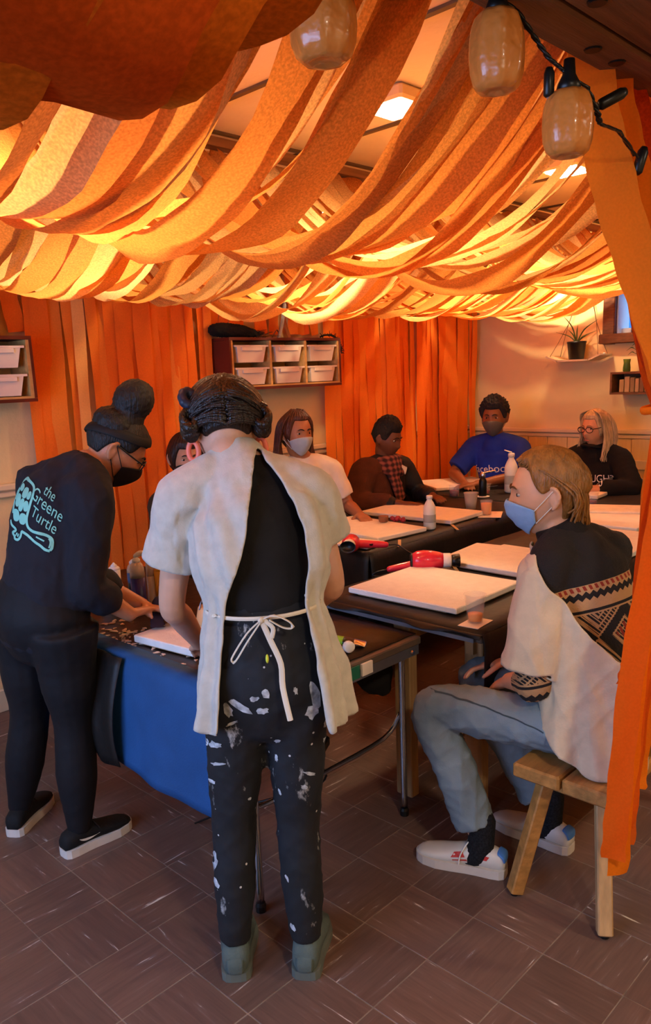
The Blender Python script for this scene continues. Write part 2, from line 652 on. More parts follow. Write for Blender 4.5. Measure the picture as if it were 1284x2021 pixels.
# the beam over the near edge of the room: two planks with bolts
beam = struct(MB().box((2.2, .745, 2.37), (7.0, .31, .16)).build('beam', M_beam))
MB().box((2.2, .857, 2.30), (7.0, .106, .10), bev=.006).build('plank', M_beam, beam)
MB().box((2.2, .685, 2.302), (7.0, .224, .10), bev=.006).build('plank', M_beam, beam)
for bx_, by_ in ((1.742, .859), (1.856, .858), (1.537, .752), (2.6, .85), (1.0, .85)):
    MB().lathe((bx_, by_, 2.2465), [(.017, 0), (.019, .002), (.019, .006), (.012, .007)], 14).build('bolt', M_dark, beam)
M_batten = mat('batten_wood', '#7a5433', 0.7, 0.3, 6, stretch=(0.5, 8, 8))
struct(MB().box((2.2, 2.345, 2.41), (7.0, .05, .03)).build('trim_4', M_batten))
struct(MB().box((2.2, 3.70, 2.41), (7.0, .05, .03)).build('trim_5', M_batten))
struct(MB().box((2.2, .945, 2.43), (7.0, .04, .03)).build('trim_6', M_batten))
struct(MB().box((.2, .11, 2.425), (2.6, .04, .045)).build('trim_7', M_batten))

# flush square lamps above the streamers; those behind the beam are added fill
M_diff = glow('lamp_diffuser', (1.0, 0.82, 0.55), 30.0)
for i, (lx, ly, lp) in enumerate(LAMPS + FILL_LAMPS):
    lab = 'added square fill lamp, out of view behind the beam on the near side of the room' if i >= len(LAMPS) else ('square ceiling lamp glaring through the gap between the streamers' if i == 1 else 'square ceiling lamp hidden above the draped orange streamers')
    t = empty('ceiling_light', (lx, ly, ZC - .02), lab, 'ceiling light', 'lamps above the streamers')
    MB().box((lx, ly, ZC - .022), (.18, .18, .04), bev=.008).build('frame', M_rail, t)
    MB().box((lx, ly, ZC - .045), (.14, .14, .008), bev=.003).build('diffuser', M_diff, t)


# ------------------------------------------------------------------ streamers
def paper(name, stops, tw=0.55, speck=0.35, val=(0.8, 1.15)):
    m, n, l, b = nt(name)
    out = n['Material Output']
    n.remove(b)
    oi = n.new('ShaderNodeObjectInfo')
    rp = n.new('ShaderNodeValToRGB')
    rp.color_ramp.interpolation = 'CONSTANT'
    e = rp.color_ramp.elements
    for i, (p, c) in enumerate(stops):
        x = e[i] if i < 2 else e.new(p)
        x.position = p; x.color = srgb(c)
    l.new(oi.outputs['Random'], rp.inputs[0])
    tc = n.new('ShaderNodeTexCoord')
    no = n.new('ShaderNodeTexNoise'); no.inputs['Scale'].default_value = 170; no.inputs['Detail'].default_value = 4
    l.new(tc.outputs['Object'], no.inputs['Vector'])
    mr = n.new('ShaderNodeMapRange'); mr.inputs[1].default_value = 0.35; mr.inputs[2].default_value = 0.68
    mr.inputs[3].default_value = 1 - speck * .5; mr.inputs[4].default_value = 1 + speck * .5
    l.new(no.outputs['Fac'], mr.inputs[0])
    hs = n.new('ShaderNodeHueSaturation')
    l.new(mr.outputs[0], hs.inputs['Value'])
    l.new(rp.outputs[0], hs.inputs['Color'])
    df = n.new('ShaderNodeBsdfDiffuse'); tr = n.new('ShaderNodeBsdfTranslucent')
    l.new(hs.outputs[0], df.inputs[0]); l.new(hs.outputs[0], tr.inputs[0])
    mx = n.new('ShaderNodeMixShader'); mx.inputs[0].default_value = tw
    l.new(df.outputs[0], mx.inputs[1]); l.new(tr.outputs[0], mx.inputs[2])
    l.new(mx.outputs[0], out.inputs[0])
    return m


M_paper = paper('orange_tissue', [(0, '#d28a44'), (0.3, '#d8a264'), (0.55, '#cf7f3a'), (0.75, '#deb27a'), (0.9, '#c67034')], 0.5, 0.4)
M_paperwall = paper('orange_crepe', [(0, '#f98a34'), (0.25, '#f67c2c'), (0.5, '#f88f3a'), (0.7, '#f27628'), (0.9, '#f9bc70'), (0.95, '#ee7030')], 0.2, 0.1)
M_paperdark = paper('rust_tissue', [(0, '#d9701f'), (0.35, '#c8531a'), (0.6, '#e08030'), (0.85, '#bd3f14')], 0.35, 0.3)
M_papernear = paper('bright_crepe', [(0, '#f57f1c'), (0.4, '#f28a28'), (0.7, '#ea681c')], 0.45, 0.08)


def ribbon(name, pts, width, mat_, roll=None, across=3, label=None, group=None, wobble=0.006, wdir=V((1, 0, 0))):
    """paper strip along centre points; roll: angle of the width about the path at each point"""
    rows = []
    n = len(pts)
    pts = [V(p) for p in pts]
    ph = random.uniform(0, 6)
    for i, p in enumerate(pts):
        t = (pts[min(i + 1, n - 1)] - pts[max(i - 1, 0)]).normalized()
        s = wdir - t * wdir.dot(t)
        s.normalize()
        u = t.cross(s)
        a = roll(i / (n - 1)) if roll else 0.0
        d = s * math.cos(a) + u * math.sin(a)
        nn = t.cross(d)
        row = []
        wd = width(i / (n - 1)) if callable(width) else width
        for k in range(across + 1):
            q = k / across - .5
            e = (wobble if k in (0, across) else 0) * math.sin(i * 1.7 + ph + k * 2) * .5
            row.append(p + d * (q * wd + e) + nn * (wobble * math.sin(i * .8 + ph + q * 4)))
        rows.append(row)
    base = pts[0]
    o = MB().grid(rows).build(name, mat_, None, loc=base, smooth=True, recalc=False)
    tag(o, label, 'streamer', group)
    return o


def bay(ya, za, yb, zb, xs, sag, label, group, mat_, wlo=.07, whi=.15, n=26, zj=.03, yaw=.18, skip=None, tmid=0.5, ra=.45):
    for x in xs:
        dx = random.uniform(-yaw, yaw)
        sg = sag(x) + random.uniform(-zj, zj) * 1.6
        wd = random.uniform(wlo, whi)
        r0, r1 = random.uniform(-ra, ra), random.uniform(-ra, ra)
        p1 = random.uniform(0, 6)
        pts = []
        for i in range(n + 1):
            t = i / n
            tt = t ** (math.log(.5) / math.log(tmid))
            z = za + (zb - za) * t - sg * 4 * tt * (1 - tt)
            pts.append((min(x + dx * (t - .5), XW - .10), ya + (yb - ya) * t, z + .006 * math.sin(9 * t + p1)))
        if skip:      # strips part a little below the one lamp that glares through
            q_ = min(((V(p) - (V((0, 0, 1.6)) + LRAY * (V(p) - V((0, 0, 1.6))).dot(LRAY))) for p in pts), key=lambda v: v.length)
            need = skip + wd / 2
            if q_.length < need:
                sh_ = (need - q_.length) * (1 if q_.x > 0 else -1)
                pts = [(p[0] + sh_, p[1], p[2]) for p in pts]
        ribbon('paper_streamer', pts, wd, mat_, lambda t: r0 * math.sin(3 * t + p1) + r1 * math.sin(7 * t), 3, label, group)


def jit(a, b, step, j):
    out, x = [], a
    while x < b:
        out.append(x + random.uniform(-j, j))
        x += step
    return out


LRAY = (V((2.13, 1.70, 2.40)) - V((0, 0, 1.6))).normalized()     # one slit leaves the lamp in view
gap = .034
bay(.95, 2.38, 2.34, 2.385, jit(.35, 5.72, .088, .02), lambda x: .44 - .02 * math.sin(x * 2), 'translucent orange tissue streamer swagged between the beam and the middle batten', 'streamers of the near ceiling swag', M_paper, .09, .15, skip=gap, yaw=.06)
bay(.95, 2.40, 2.34, 2.39, jit(.4, 5.6, .3, .1), lambda x: .40 - .03 * math.sin(x * 3), 'translucent orange tissue streamer swagged between the beam and the middle batten', 'streamers of the near ceiling swag', M_paper, .04, .09, yaw=.3, skip=.04)
bay(2.36, 2.385, 3.70, 2.385, jit(1.1, 5.7, .088, .02), lambda x: .43 - .02 * math.sin(x * 1.7), 'translucent orange tissue streamer swagged from the middle batten to the cubby wall', 'streamers of the far ceiling swag', M_paper, .08, .14, yaw=.08)
bay(2.36, 2.40, 3.70, 2.39, jit(1.2, 5.6, .3, .1), lambda x: .38, 'translucent orange tissue streamer swagged from the middle batten to the cubby wall', 'streamers of the far ceiling swag', M_paper, .04, .08, yaw=.3)
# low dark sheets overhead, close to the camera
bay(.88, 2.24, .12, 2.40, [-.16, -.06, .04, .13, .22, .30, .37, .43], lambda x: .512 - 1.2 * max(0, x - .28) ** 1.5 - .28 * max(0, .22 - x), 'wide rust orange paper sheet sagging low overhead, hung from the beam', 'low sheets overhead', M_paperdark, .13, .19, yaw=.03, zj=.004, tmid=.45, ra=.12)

# streamers hanging down the cubby wall
def wallstrip(x, w, z0, z1, lab):
    n = 14
    ph = random.uniform(0, 6)
    yo = YW - .046 - random.uniform(0, .03)
    dr = random.uniform(-.05, .05)
    pts = [(x + dr * (i / n) + .006 * math.sin(i + ph), yo + .006 * math.sin(i * .9 + ph), z0 + (z1 - z0) * i / n) for i in range(n + 1)]
    ribbon('paper_streamer', pts, w, M_paperwall, lambda t: .12 * math.sin(4 * t + ph), 2, lab, 'streamers down the cubby wall', .004)


LW = 'long orange crepe streamer hanging down the wall behind the seated people'
for x in jit(1.86, 2.92, .062, .012):
    wallstrip(x, random.uniform(.05, .10), 2.38, .15, LW)
for x in jit(3.93, 5.74, .07, .014):
    wallstrip(min(x, 5.70), random.uniform(.06, .12), 2.38, .15, LW)
for x in jit(2.95, 3.9, .085, .02):
    wallstrip(x, random.uniform(.05, .09), 2.38, 1.86, 'short orange crepe streamer hanging down behind the top of the cubby shelf')
for x in jit(1.2, 1.8, .09, .02):
    wallstrip(x, random.uniform(.06, .1), 2.38, 1.86, 'short orange crepe streamer hanging above the cubby shelf cut by the frame')

# ------------------------------------------------------------------ tables
M_black = mat('black_plastic_sheet', '#191512', 0.55, 0.25, 8, 0.25, 22)
M_brownsheet = mat('brown_plastic_sheet', '#2a1a10', 0.42, 0.25, 6, 0.3, 16)
M_blue = mat('blue_cloth', '#1c4c80', 0.65, 0.12, 8, 0.15, 200)
M_chrome = mat('chrome', '#c9ccd2', 0.22, 0.05, 10, metallic=1.0)
M_steel = mat('grey_steel', '#8d929c', 0.4, 0.08, 10, metallic=0.8)
M_pine = mat('pine', '#b08a5c', 0.5, 0.25, 6, 0.15, 30, stretch=(6, 6, 0.7))
M_pineh = mat('pine_seat', '#a8763c', 0.42, 0.3, 5, 0.15, 30, stretch=(0.8, 8, 8))
M_white = mat('white_plastic', '#e9e4da', 0.4, 0.05)
M_canvas = mat('canvas_white', '#eee6da', 0.75, 0.04, 30, 0.25, 260)
M_blackp = mat('black_plastic', '#121212', 0.35, 0.2)
M_lam = mat('table_laminate', '#5b5148', 0.45, 0.1)
M_tape = mat('green_tape', '#1f6a52', 0.5, 0.1)


def cloth_over(x0, x1, y0, y1, z, drop, name, m, parent, seed, sides=(1, 1, 1, 1), th=.003, wave=.012):
    """sheet lying on a table and hanging over its edges; drop per side: -X, +X, -Y, +Y"""
    r = random.Random(seed)
    mb = MB()
    n = 40
    top = []
    for j in range(9):
        row = []
        for i in range(n + 1):
            xx = x0 + (x1 - x0) * i / n
            yy = y0 + (y1 - y0) * j / 8
            row.append((xx, yy, z + .0015 * math.sin(i * 1.3 + j * 2.1 + seed)))
        top.append(row)
    mb.grid(top)

    def skirt(p0, p1, out, d):
        if d <= 0:
            return
        p0, p1, out = V(p0), V(p1), V(out)
        m_ = max(10, int((p1 - p0).length / .035))
        ph = r.uniform(0, 6)
        rows = []
        for k in range(9):
            t = k / 8
            row = []
            for i in range(m_ + 1):
                s = i / m_
                L = (p1 - p0).length
                wv = wave * t * (math.sin(s * L * 17 + ph) + .6 * math.sin(s * L * 31 + 2 * ph) + .5)
                b = math.sin(min(t * 4, 1) * PI / 2) * .010
                dd = d * (1 + .05 * math.sin(s * L * 4 + ph))
                row.append(p0.lerp(p1, s) + out * (b + wv) + V((0, 0, -t * dd)))
            rows.append(row)
        mb.grid(rows)
    dx0, dx1, dy0, dy1 = drop
    skirt((x0, y0, z), (x0, y1, z), (-1, 0, 0), dx0)
    skirt((x1, y0, z), (x1, y1, z), (1, 0, 0), dx1)
    skirt((x0, y0, z), (x1, y0, z), (0, -1, 0), dy0)
    skirt((x0, y1, z), (x1, y1, z), (0, 1, 0), dy1)
    return mb.build(name, m, parent, loc=((x0 + x1) / 2, (y0 + y1) / 2, z), smooth=True, thick=th)


# T1: chrome-legged folding table of the two helpers
TA = (1.30, 2.055, 1.575, 3.30)
t1 = empty('folding_table', (1.68, 2.4, 0), 'folding table on chrome legs with blue cloth, worked on by two standing women', 'table')
MB().box((1.6775, 2.4375, .699), (.755, 1.725, .028), bev=.004).build('tabletop', M_lam, t1)
MB().box((1.6775, 1.585, .668), (.735, .012, .034)).box((1.6775, 3.29, .668), (.735, .012, .034)).box((1.312, 2.4375, .668), (.012, 1.70, .034)).box((2.043, 2.4375, .668), (.012, 1.70, .034)).build('edge_rail', M_steel, t1)
for yy in (1.66, 3.2):
    for xx in (1.345, 2.05):
        lg = MB().tube([(xx, yy, .685), (xx, yy, .35), (xx, yy, .02)], [.0125] * 3, n=10, cap='flat').build('leg', M_chrome, t1, smooth=True)
        MB().lathe((xx, yy, 0.003), [(.016, 0), (.017, .02), (.014, .03)], 12).build('rubber_foot', M_blackp, lg)
    MB().tube([(1.345, yy + .012, .40), (1.40, yy + .05, .31), (1.70, yy + .055, .30), (2.0, yy + .05, .31), (2.05, yy + .012, .40)], [.009] * 5, n=8).build('crossbar', M_chrome, t1, smooth=True)
    MB().box((1.70, yy + (.1 if yy < 2 else -.1), .60), (.03, .03, .16), R=Matrix.Rotation(.6 if yy < 2 else -.6, 3, 'X')).build('folding_brace', M_steel, t1)
MB().box((1.66, 1.573, .685), (.14, .008, .042)).build('tape', M_tape, t1)
MB().box((1.765, 1.571, .685), (.05, .008, .040)).build('sticker', M_white, t1)
MB().lathe((2.0, 1.575, .67), [(.007, 0), (.009, .004), (.006, .01)], 10, (0, -1, 0)).build('screw', M_chrome, t1)
c1 = cloth_over(1.297, 2.058, 1.60, 3.303, .7165, (0.0, 0, 0.0, 0.0), 'plastic_sheet', M_brownsheet, None, 3)
tag(c1, 'glossy dark brown plastic sheet covering the folding table, spattered with paint', 'table cover')
# black plastic end hanging between the helper's leg and the blue cloth
rows = []
for k in range(12):
    t = k / 11
    rows.append([(1.268 - .055 * math.sin(t * 2.2) - .006 * math.sin(s * 9 + t * 3), 2.20 + s * .24 + .02 * t * math.sin(s * 7), .7195 - t * (.37 + .02 * math.sin(s * 5))) for s in [i / 8 for i in range(9)]])
tag(MB().grid(rows).build('plastic_flap', M_black, None, loc=(1.29, 2.37, .35), smooth=True, thick=.003), 'black plastic flap hanging beside the blue cloth by the dark leggings', 'table cover')
# blue cloth
rows = []
n = 46
for k in range(16):
    t = k / 15
    row = []
    for i in range(n + 1):
        s = i / n
        yy = 1.60 + s * 1.15
        dr = .39 - .03 * s
        fold = .007 * t * (math.sin(yy * 13 + .8) + .5 * math.sin(yy * 29)) + .012 * t * math.sin(yy * 4)
        row.append((1.288 - .012 * math.sin(min(1, t * 5) * PI / 2) - fold - .03 * t, yy, .7215 - t * dr))
    rows.append(row)
tag(MB().grid([[(1.36, p[1], .7205) for p in rows[0]]] + rows).build('blue_tablecloth', M_blue, None, loc=(1.30, 2.1, .5), smooth=True, thick=.002),
    'plain blue cloth hanging over the front edge of the folding table', 'tablecloth')
# paint spatter on the sheet
M_paint = mat('spilt_paint', '#e6cdb0', 0.3, 0.1, 30)
sp = MB()
rr = random.Random(11)
for q in range(105):
    cx = 1.33 + abs(rr.gauss(0, .10)) + .01
    cy = rr.uniform(1.75, 2.6)
    if q < 34:
        cx, cy = 1.40 + rr.uniform(-.07, .10), 2.44 + rr.uniform(-.09, .16)
    r0 = rr.uniform(.002, .007) * (1.7 if rr.random() < .2 else 1)
    el, an = rr.uniform(1, 3.0), rr.uniform(0, PI)
    pts = []
    for i in range(10):
        t = 2 * PI * i / 10
        r1 = r0 * (1 + .3 * math.sin(3 * t + q))
        x_, y_ = r1 * el * math.cos(t), r1 * math.sin(t)
        pts.append((cx + x_ * math.cos(an) - y_ * math.sin(an), cy + x_ * math.sin(an) + y_ * math.cos(an)))
    sp.prism(pts, .7175, .7207)
tag(sp.build('paint_spatter', M_paint, c1), kind='stuff')


def wood_table(label, x0, x1, y0, y1, legs, seed, drop, zt=.755, stretch=None):
    t = empty('trestle_table', ((x0 + x1) / 2, (y0 + y1) / 2, 0), label, 'table')
    MB().box(((x0 + x1) / 2, (y0 + y1) / 2, zt - .017), (x1 - x0, y1 - y0, .026), bev=.004).build('tabletop', M_lam, t)
    for lx, ly in legs:
        MB().box((lx, ly, (zt - .03) / 2 + .006), (.045, .075, zt - .05), bev=.004).build('leg', M_pine, t)
    MB().box(((x0 + x1) / 2, legs[0][1], zt - .075), (x1 - x0 - .2, .03, .085)).box(((x0 + x1) / 2, legs[-1][1], zt - .075), (x1 - x0 - .2, .03, .085)).build('apron', M_pine, t)
    if stretch:
        MB().box(stretch[0], stretch[1], bev=.004).build('stretcher', M_pine, t)
    return t


wood_table('trestle table with wooden legs beside the seated man in light jeans', 2.075, 4.36, 1.345, 2.10, [(2.16, 1.73), (2.22, 1.46), (4.25, 2.0), (4.25, 1.46)], 1, None,
           stretch=((3.2, 1.60, .28), (2.1, .03, .07)))
c2 = cloth_over(2.07, 4.365, 1.34, 2.105, .7575, (0.012, 0, .24, .30), 'black_table_cover', M_black, None, 5)
tag(c2, 'matte black plastic cover on the table nearest the man in the white smock', 'table cover')
MB().box((2.0675, 1.72, .735), (.008, .70, .014)).build('table_edge', M_steel, c2)
wood_table('trestle table along the orange wall in front of three seated women', 2.76, 4.36, 2.42, 3.16, [(2.9, 3.05), (2.9, 2.52), (4.2, 3.05), (4.2, 2.52)], 2, None)
c3 = cloth_over(2.752, 4.368, 2.412, 3.168, .7575, (.34, 0, .34, .25), 'black_table_cover', M_black, None, 9)
tag(c3, 'matte black plastic cover hanging low on the table along the orange wall', 'table cover')
wood_table('trestle table at the far end by the cream wainscot', 4.40, 5.06, 1.25, 3.62, [(4.5, 3.5), (4.5, 1.4), (4.95, 3.5), (4.95, 1.4)], 3, None)
c4 = cloth_over(4.392, 5.068, 1.242, 3.628, .7575, (.28, .2, .2, .1), 'black_table_cover', mat('black_cloth', '#1b1a1c', 0.75, 0.2, 8, 0.2, 40), None, 13)
tag(c4, 'matte black cover on the far end table under the blue and black shirts', 'table cover')


# ------------------------------------------------------------------ canvases
def canvas(cx, cy, sx, sy, rz, label, z=.7625, h=.022):
    t = empty('artist_canvas', (cx, cy, z), label, 'canvas', 'blank canvases on the tables')
    R = Matrix.Rotation(rz, 3, 'Z')
    MB().box((cx, cy, z + h / 2 + .003), (sx, sy, h), rz=rz, bev=.003).build('painting_face', M_canvas, t)
    fr = MB()
    for dx, dy, ax, ay in ((0, sy / 2 - .02, sx - .03, .03), (0, -sy / 2 + .02, sx - .03, .03), (sx / 2 - .02, 0, .03, sy - .09), (-sx / 2 + .02, 0, .03, sy - .09)):
        p = R @ V((dx, dy, 0))
        fr.box((cx + p.x, cy + p.y, z + .0022), (ax, ay, .0036), rz=rz)
    fr.build('stretcher_bar', M_pine, t)
    return t


canvas(2.405, 1.775, .45, .50, .02, 'large blank white canvas beside the clear cup at the table corner')
canvas(2.96, 1.735, .42, .42, -.03, 'blank white canvas behind the red hair dryer near the masked man')
canvas(3.02, 1.96, .34, .22, .12, 'blank canvas half covered by another near the masked man', z=.7615, h=.012)
canvas(3.165, 2.80, .36, .58, -.10, 'blank white canvas in front of the woman in the white T-shirt')
canvas(3.70, 2.82, .36, .64, .04, 'blank white canvas behind the tall white bottle by the brown coat')
canvas(4.82, 3.36, .48, .44, -.55, 'blank white canvas in front of the person in the blue T-shirt')
canvas(4.86, 2.40, .34, .36, .1, 'blank white canvas under the arm of the silver haired woman')
canvas(4.06, 1.80, .44, .40, .05, 'blank white canvas behind the back of the man in the patterned sweater')
canvas(3.55, 1.60, .46, .42, .0, 'blank canvas nearest the orange hanging paper behind the patterned sweater')
canvas(2.86, 2.62, .16, .30, .1, 'blank canvas corner showing behind the grey smock under the hair dryer', h=.012)
canvas(1.49, 2.16, .19, .30, .12, 'small paint covered canvas under the hands on the spattered table', z=.722, h=.026)


# ------------------------------------------------------------------ hair dryers
M_red = mat('red_gloss', '#d02436', 0.28, 0.08, 8, coat=0.4)
M_cream = mat('cream_gloss', '#e8d4bf', 0.35, 0.05)


def dryer(p, barrel, handle, label):
    p = V(p); b = V(barrel).normalized(); h = V(handle).normalized()
    t = empty('hair_dryer', p, label, 'hair dryer', 'red hair dryers')
    MB().lathe(p - b * .07, [(.012, -.004), (.030, 0), (.041, .02), (.045, .05), (.043, .085), (.036, .12), (.030, .135)], 20, b).build('barrel', M_red, t, smooth=True)
    MB().lathe(p + b * .062, [(.031, 0), (.031, .03), (.029, .035)], 18, b).build('collar', M_cream, t, smooth=True)
    MB().lathe(p + b * .097, [(.030, 0), (.034, .012), (.038, .034), (.036, .036), (.030, .012)], 18, b, squash=.75).build('nozzle', M_blackp, t, smooth=True)
    MB().lathe(p - b * .078, [(.026, 0), (.033, .006), (.030, .012)], 18, b).build('intake_grille', M_blackp, t, smooth=True)
    up = b.cross(h).normalized()
    hd = MB().tube([p + h * .025, p + h * .07, p + h * .13, p + h * .17], [(.020, .017), (.019, .016), (.017, .015), (.014, .013)], side=up, n=12).build('handle', M_red, t, smooth=True)
    MB().box(p + h * .10 + b * .016, (.012, .012, .008)).build('switch', M_blackp, hd)
    e = p + h * .185
    MB().tube([e, e + h * .04, e + h * .09 + b * .03 - V((0, 0, max(0, e.z - .768))), e + h * .12 + b * .10 - V((0, 0, max(0, e.z - .768)))], [.004] * 4, n=6).build('cord', M_blackp, t, smooth=True)
    return t


dryer((2.72, 2.50, .805), (-.55, -.40, .06), (.62, -.78, -.05), 'red hair dryer lying by the woman in the white T-shirt, black nozzle towards us')
dryer((2.64, 1.98, .808), (.66, -.75, -.02), (-.55, .60, -.16), 'red hair dryer with cream collar between two canvases')

# ------------------------------------------------------------------ bottles, cups, small things on the tables
M_cup = mat('clear_plastic', '#f3efe8', 0.12, 0.0, spec=0.6)
M_cup.node_tree.nodes['Principled BSDF'].inputs['Alpha'].default_value = 0.13
M_milk = mat('cloudy_plastic', '#d9d2c8', 0.35, 0.05)
M_milk.node_tree.nodes['Principled BSDF'].inputs['Alpha'].default_value = 0.6
M_juice = mat('orange_juice', '#f59a12', 0.25, 0.1)
M_berry = mat('berry_paint', '#7a1730', 0.3, 0.2)
M_card = mat('white_card', '#efe4d4', 0.8, 0.05)


def jug(p, h, r, label, cap='flip', capdir=(-1, 0)):
    p = V(p)
    t = empty('paint_bottle', p, label, 'bottle', 'white paint bottles')
    MB().lathe(p, [(r * .8, 0), (r, .008), (r, h * .60), (r * .93, h * .68), (r * .62, h * .80), (r * .42, h * .86), (r * .42, h * .9)], 22).build('bottle_body', M_white, t, smooth=True)
    MB().lathe(p + V((0, 0, h * .9)), [(r * .5, 0), (r * .5, h * .085), (r * .42, h * .1)], 16).build('cap', M_white, t, smooth=True)
    if cap == 'flip':
        d = V((capdir[0], capdir[1], 0)).normalized()
        q = p + V((0, 0, h * 1.02))
        MB().tube([q, q + d * .02 + V((0, 0, .006)), q + d * .045 + V((0, 0, .016))], [(.012, .005), (.013, .005), (.009, .004)], side=V((0, 0, 1)).cross(d), n=10).build('flip_lid', M_white, t, smooth=True)
    MB().lathe(p + V((0, 0, h * .22)), [(r * 1.004, 0), (r * 1.008, .002), (r * 1.008, h * .22), (r * 1.004, h * .225)], 22).build('paper_label', mat('grey_label', '#a9a79f', 0.6, 0.1), t, smooth=True)
    return t


jug((3.39, 2.53, .7605), .185, .034, 'tall white bottle standing before the canvas by the brown coat', cap=None)
jug((4.73, 2.835, .7605), .27, .045, 'white bottle with open flip lid below the blue T-shirt', capdir=(-.7, .7))


def cup(p, h, r0, r1, m, label, fill=None, fh_=.3):
    p = V(p)
    t = empty('plastic_cup', p, label, 'cup', 'plastic cups')
    MB().lathe(p, [(r0 * .7, .002), (r0, 0), (r0 + (r1 - r0) * .5, h * .5), (r1, h - .004), (r1 + .003, h - .002), (r1 + .003, h), (r1 - .002, h), (r1 - .003, h - .004), (r0 - .002, .004)], 22).build('cup_wall', m, t, smooth=True)
    if fill:
        MB().lathe(p, [(r0 - .004, .006), (r0 - .004 + (r1 - r0) * fh_, h * fh_), (0.001, h * fh_ + .0005)], 20).build('liquid', fill, t, smooth=True)
    return t


tag(MB().box((2.16, 1.425, .7615), (.11, .075, .002), rz=.1).build('paper_card', M_card, loc=(2.16, 1.425, .76)), 'small white card under the clear cup at the table corner', 'card')
cup((2.165, 1.43, .7632), .098, .026, .036, M_cup, 'clear plastic cup with a little orange liquid on a white card', M_juice, .3)
cup((4.04, 2.70, .7605), .10, .030, .043, M_milk, 'cloudy plastic cup standing between the bottle and the juice')
tag(MB().box((3.93, 2.49, .7615), (.20, .13, .002), rz=.5).build('paper_card', M_card, loc=(3.93, 2.49, .76)), 'white paper under the cup of orange juice', 'card')
cup((3.90, 2.50, .7632), .085, .030, .036, M_cup, 'clear cup full of orange juice in front of the white bottle', M_juice, .82)
cup((4.38, 3.06, .7605), .085, .030, .040, M_cup, 'clear cup of berry red paint beside the canvas at the blue T-shirt', M_berry, .5)
cup((4.56, 2.93, .7605), .075, .028, .036, M_cup, 'small cup of dark red paint behind the black spray bottle', M_berry, .4)
cup((4.45, 2.12, .7605), .09, .034, .042, M_cup, 'clear cup of berry red paint behind the blond head', M_berry, .45)
# berry clusters lying before the tall bottle: crumpled red paper and a small tub
t = empty('small_tub', (3.42, 2.86, .76), 'small brown tub beside crumpled red paper on the canvas', 'tub')
MB().lathe((3.30, 2.78, .789), [(.020, 0), (.026, .004), (.028, .030), (.030, .034), (.026, .034)], 16).build('tub_wall', mat('brown_tub', '#8a5a3c', 0.5), t, smooth=True)
cr = MB()
for q in range(7):
    cr.ball((3.35 + rr.uniform(-.02, .02), 2.72 + rr.uniform(-.035, .035), .80 + rr.uniform(-.004, .012)), rr.uniform(.011, .017), 8, 6)
tag(fuse(cr, 'red_paper', mat('crumpled_red', '#9b2b34', 0.6, 0.3, 60), empty('crumpled_paper', (3.36, 2.70, .787), 'crumpled dark red paper ball lying on the canvas by the white bottle', 'paper'), .004, 1, .004, 60))
# black bottle with chrome trigger
t = empty('spray_bottle', (4.48, 2.90, .76), 'black bottle with a chrome pump head beside the white flip-lid bottle', 'bottle')
MB().lathe((4.48, 2.90, .7605), [(.024, 0), (.026, .004), (.026, .105), (.020, .12), (.012, .13)], 18).build('bottle_body', M_blackp, t, smooth=True)
MB().lathe((4.48, 2.90, .885), [(.014, 0), (.018, .01), (.018, .03), (.012, .04)], 14).build('collar', M_chrome, t, smooth=True)
MB().tube([(4.48, 2.90, .918), (4.495, 2.875, .925), (4.525, 2.83, .935)], [(.012, .007), (.012, .007), (.008, .005)], n=8).build('nozzle', M_chrome, t, smooth=True)
MB().lathe((4.48, 2.90, .7603), [(.045, -.0001), (.047, .003), (.028, .005)], 18).build('saucer', M_white, t, smooth=True)
# wooden sticks
for (x_, y_, rz_, lb) in ((3.01, 2.435, -.9, 'wooden stirring stick at the table edge near the hair dryer'), (3.50, 2.445, -.75, 'wooden stirring stick near the juice cup at the table edge'),
                          (2.76, 1.93, -.8, 'wooden stirring stick beside the hair dryer nozzle')):
    tag(MB().box((x_, y_, .7625), (.16, .016, .003), rz=rz_ + PI / 2, bev=.001).build('stirring_stick', mat('stick_wood', '#c9a878', 0.6, 0.1), loc=(x_, y_, .76)), lb, 'stick', 'wooden stirring sticks')
# folded towel
tw = MB()
for q in range(3):
    tw.box((4.29, 1.86, .772 + q * .011), (.26 - q * .012, .46 - q * .02, .014), rz=.35 + q * .02, bev=.006)
tag(tw.build('folded_towel', mat('towel', '#eadcc6', 0.95, 0.08, 20, 0.5, 140), loc=(4.29, 1.86, .76)), 'folded cream towel behind the blond man', 'towel')

# things on the spattered table
M_pur = mat('purple_paint_bottle', '#2f2a6e', 0.35, 0.25, 20)
M_blu = mat('blue_paint_bottle', '#2c5f92', 0.35, 0.2, 20)
M_yel = mat('yellow_paint_bottle', '#d9a21c', 0.4, 0.08)
M_clr = mat('bottle_clear', '#d9c8b0', 0.25, 0.1)
M_clr.node_tree.nodes['Principled BSDF'].inputs['Alpha'].default_value = 0.6


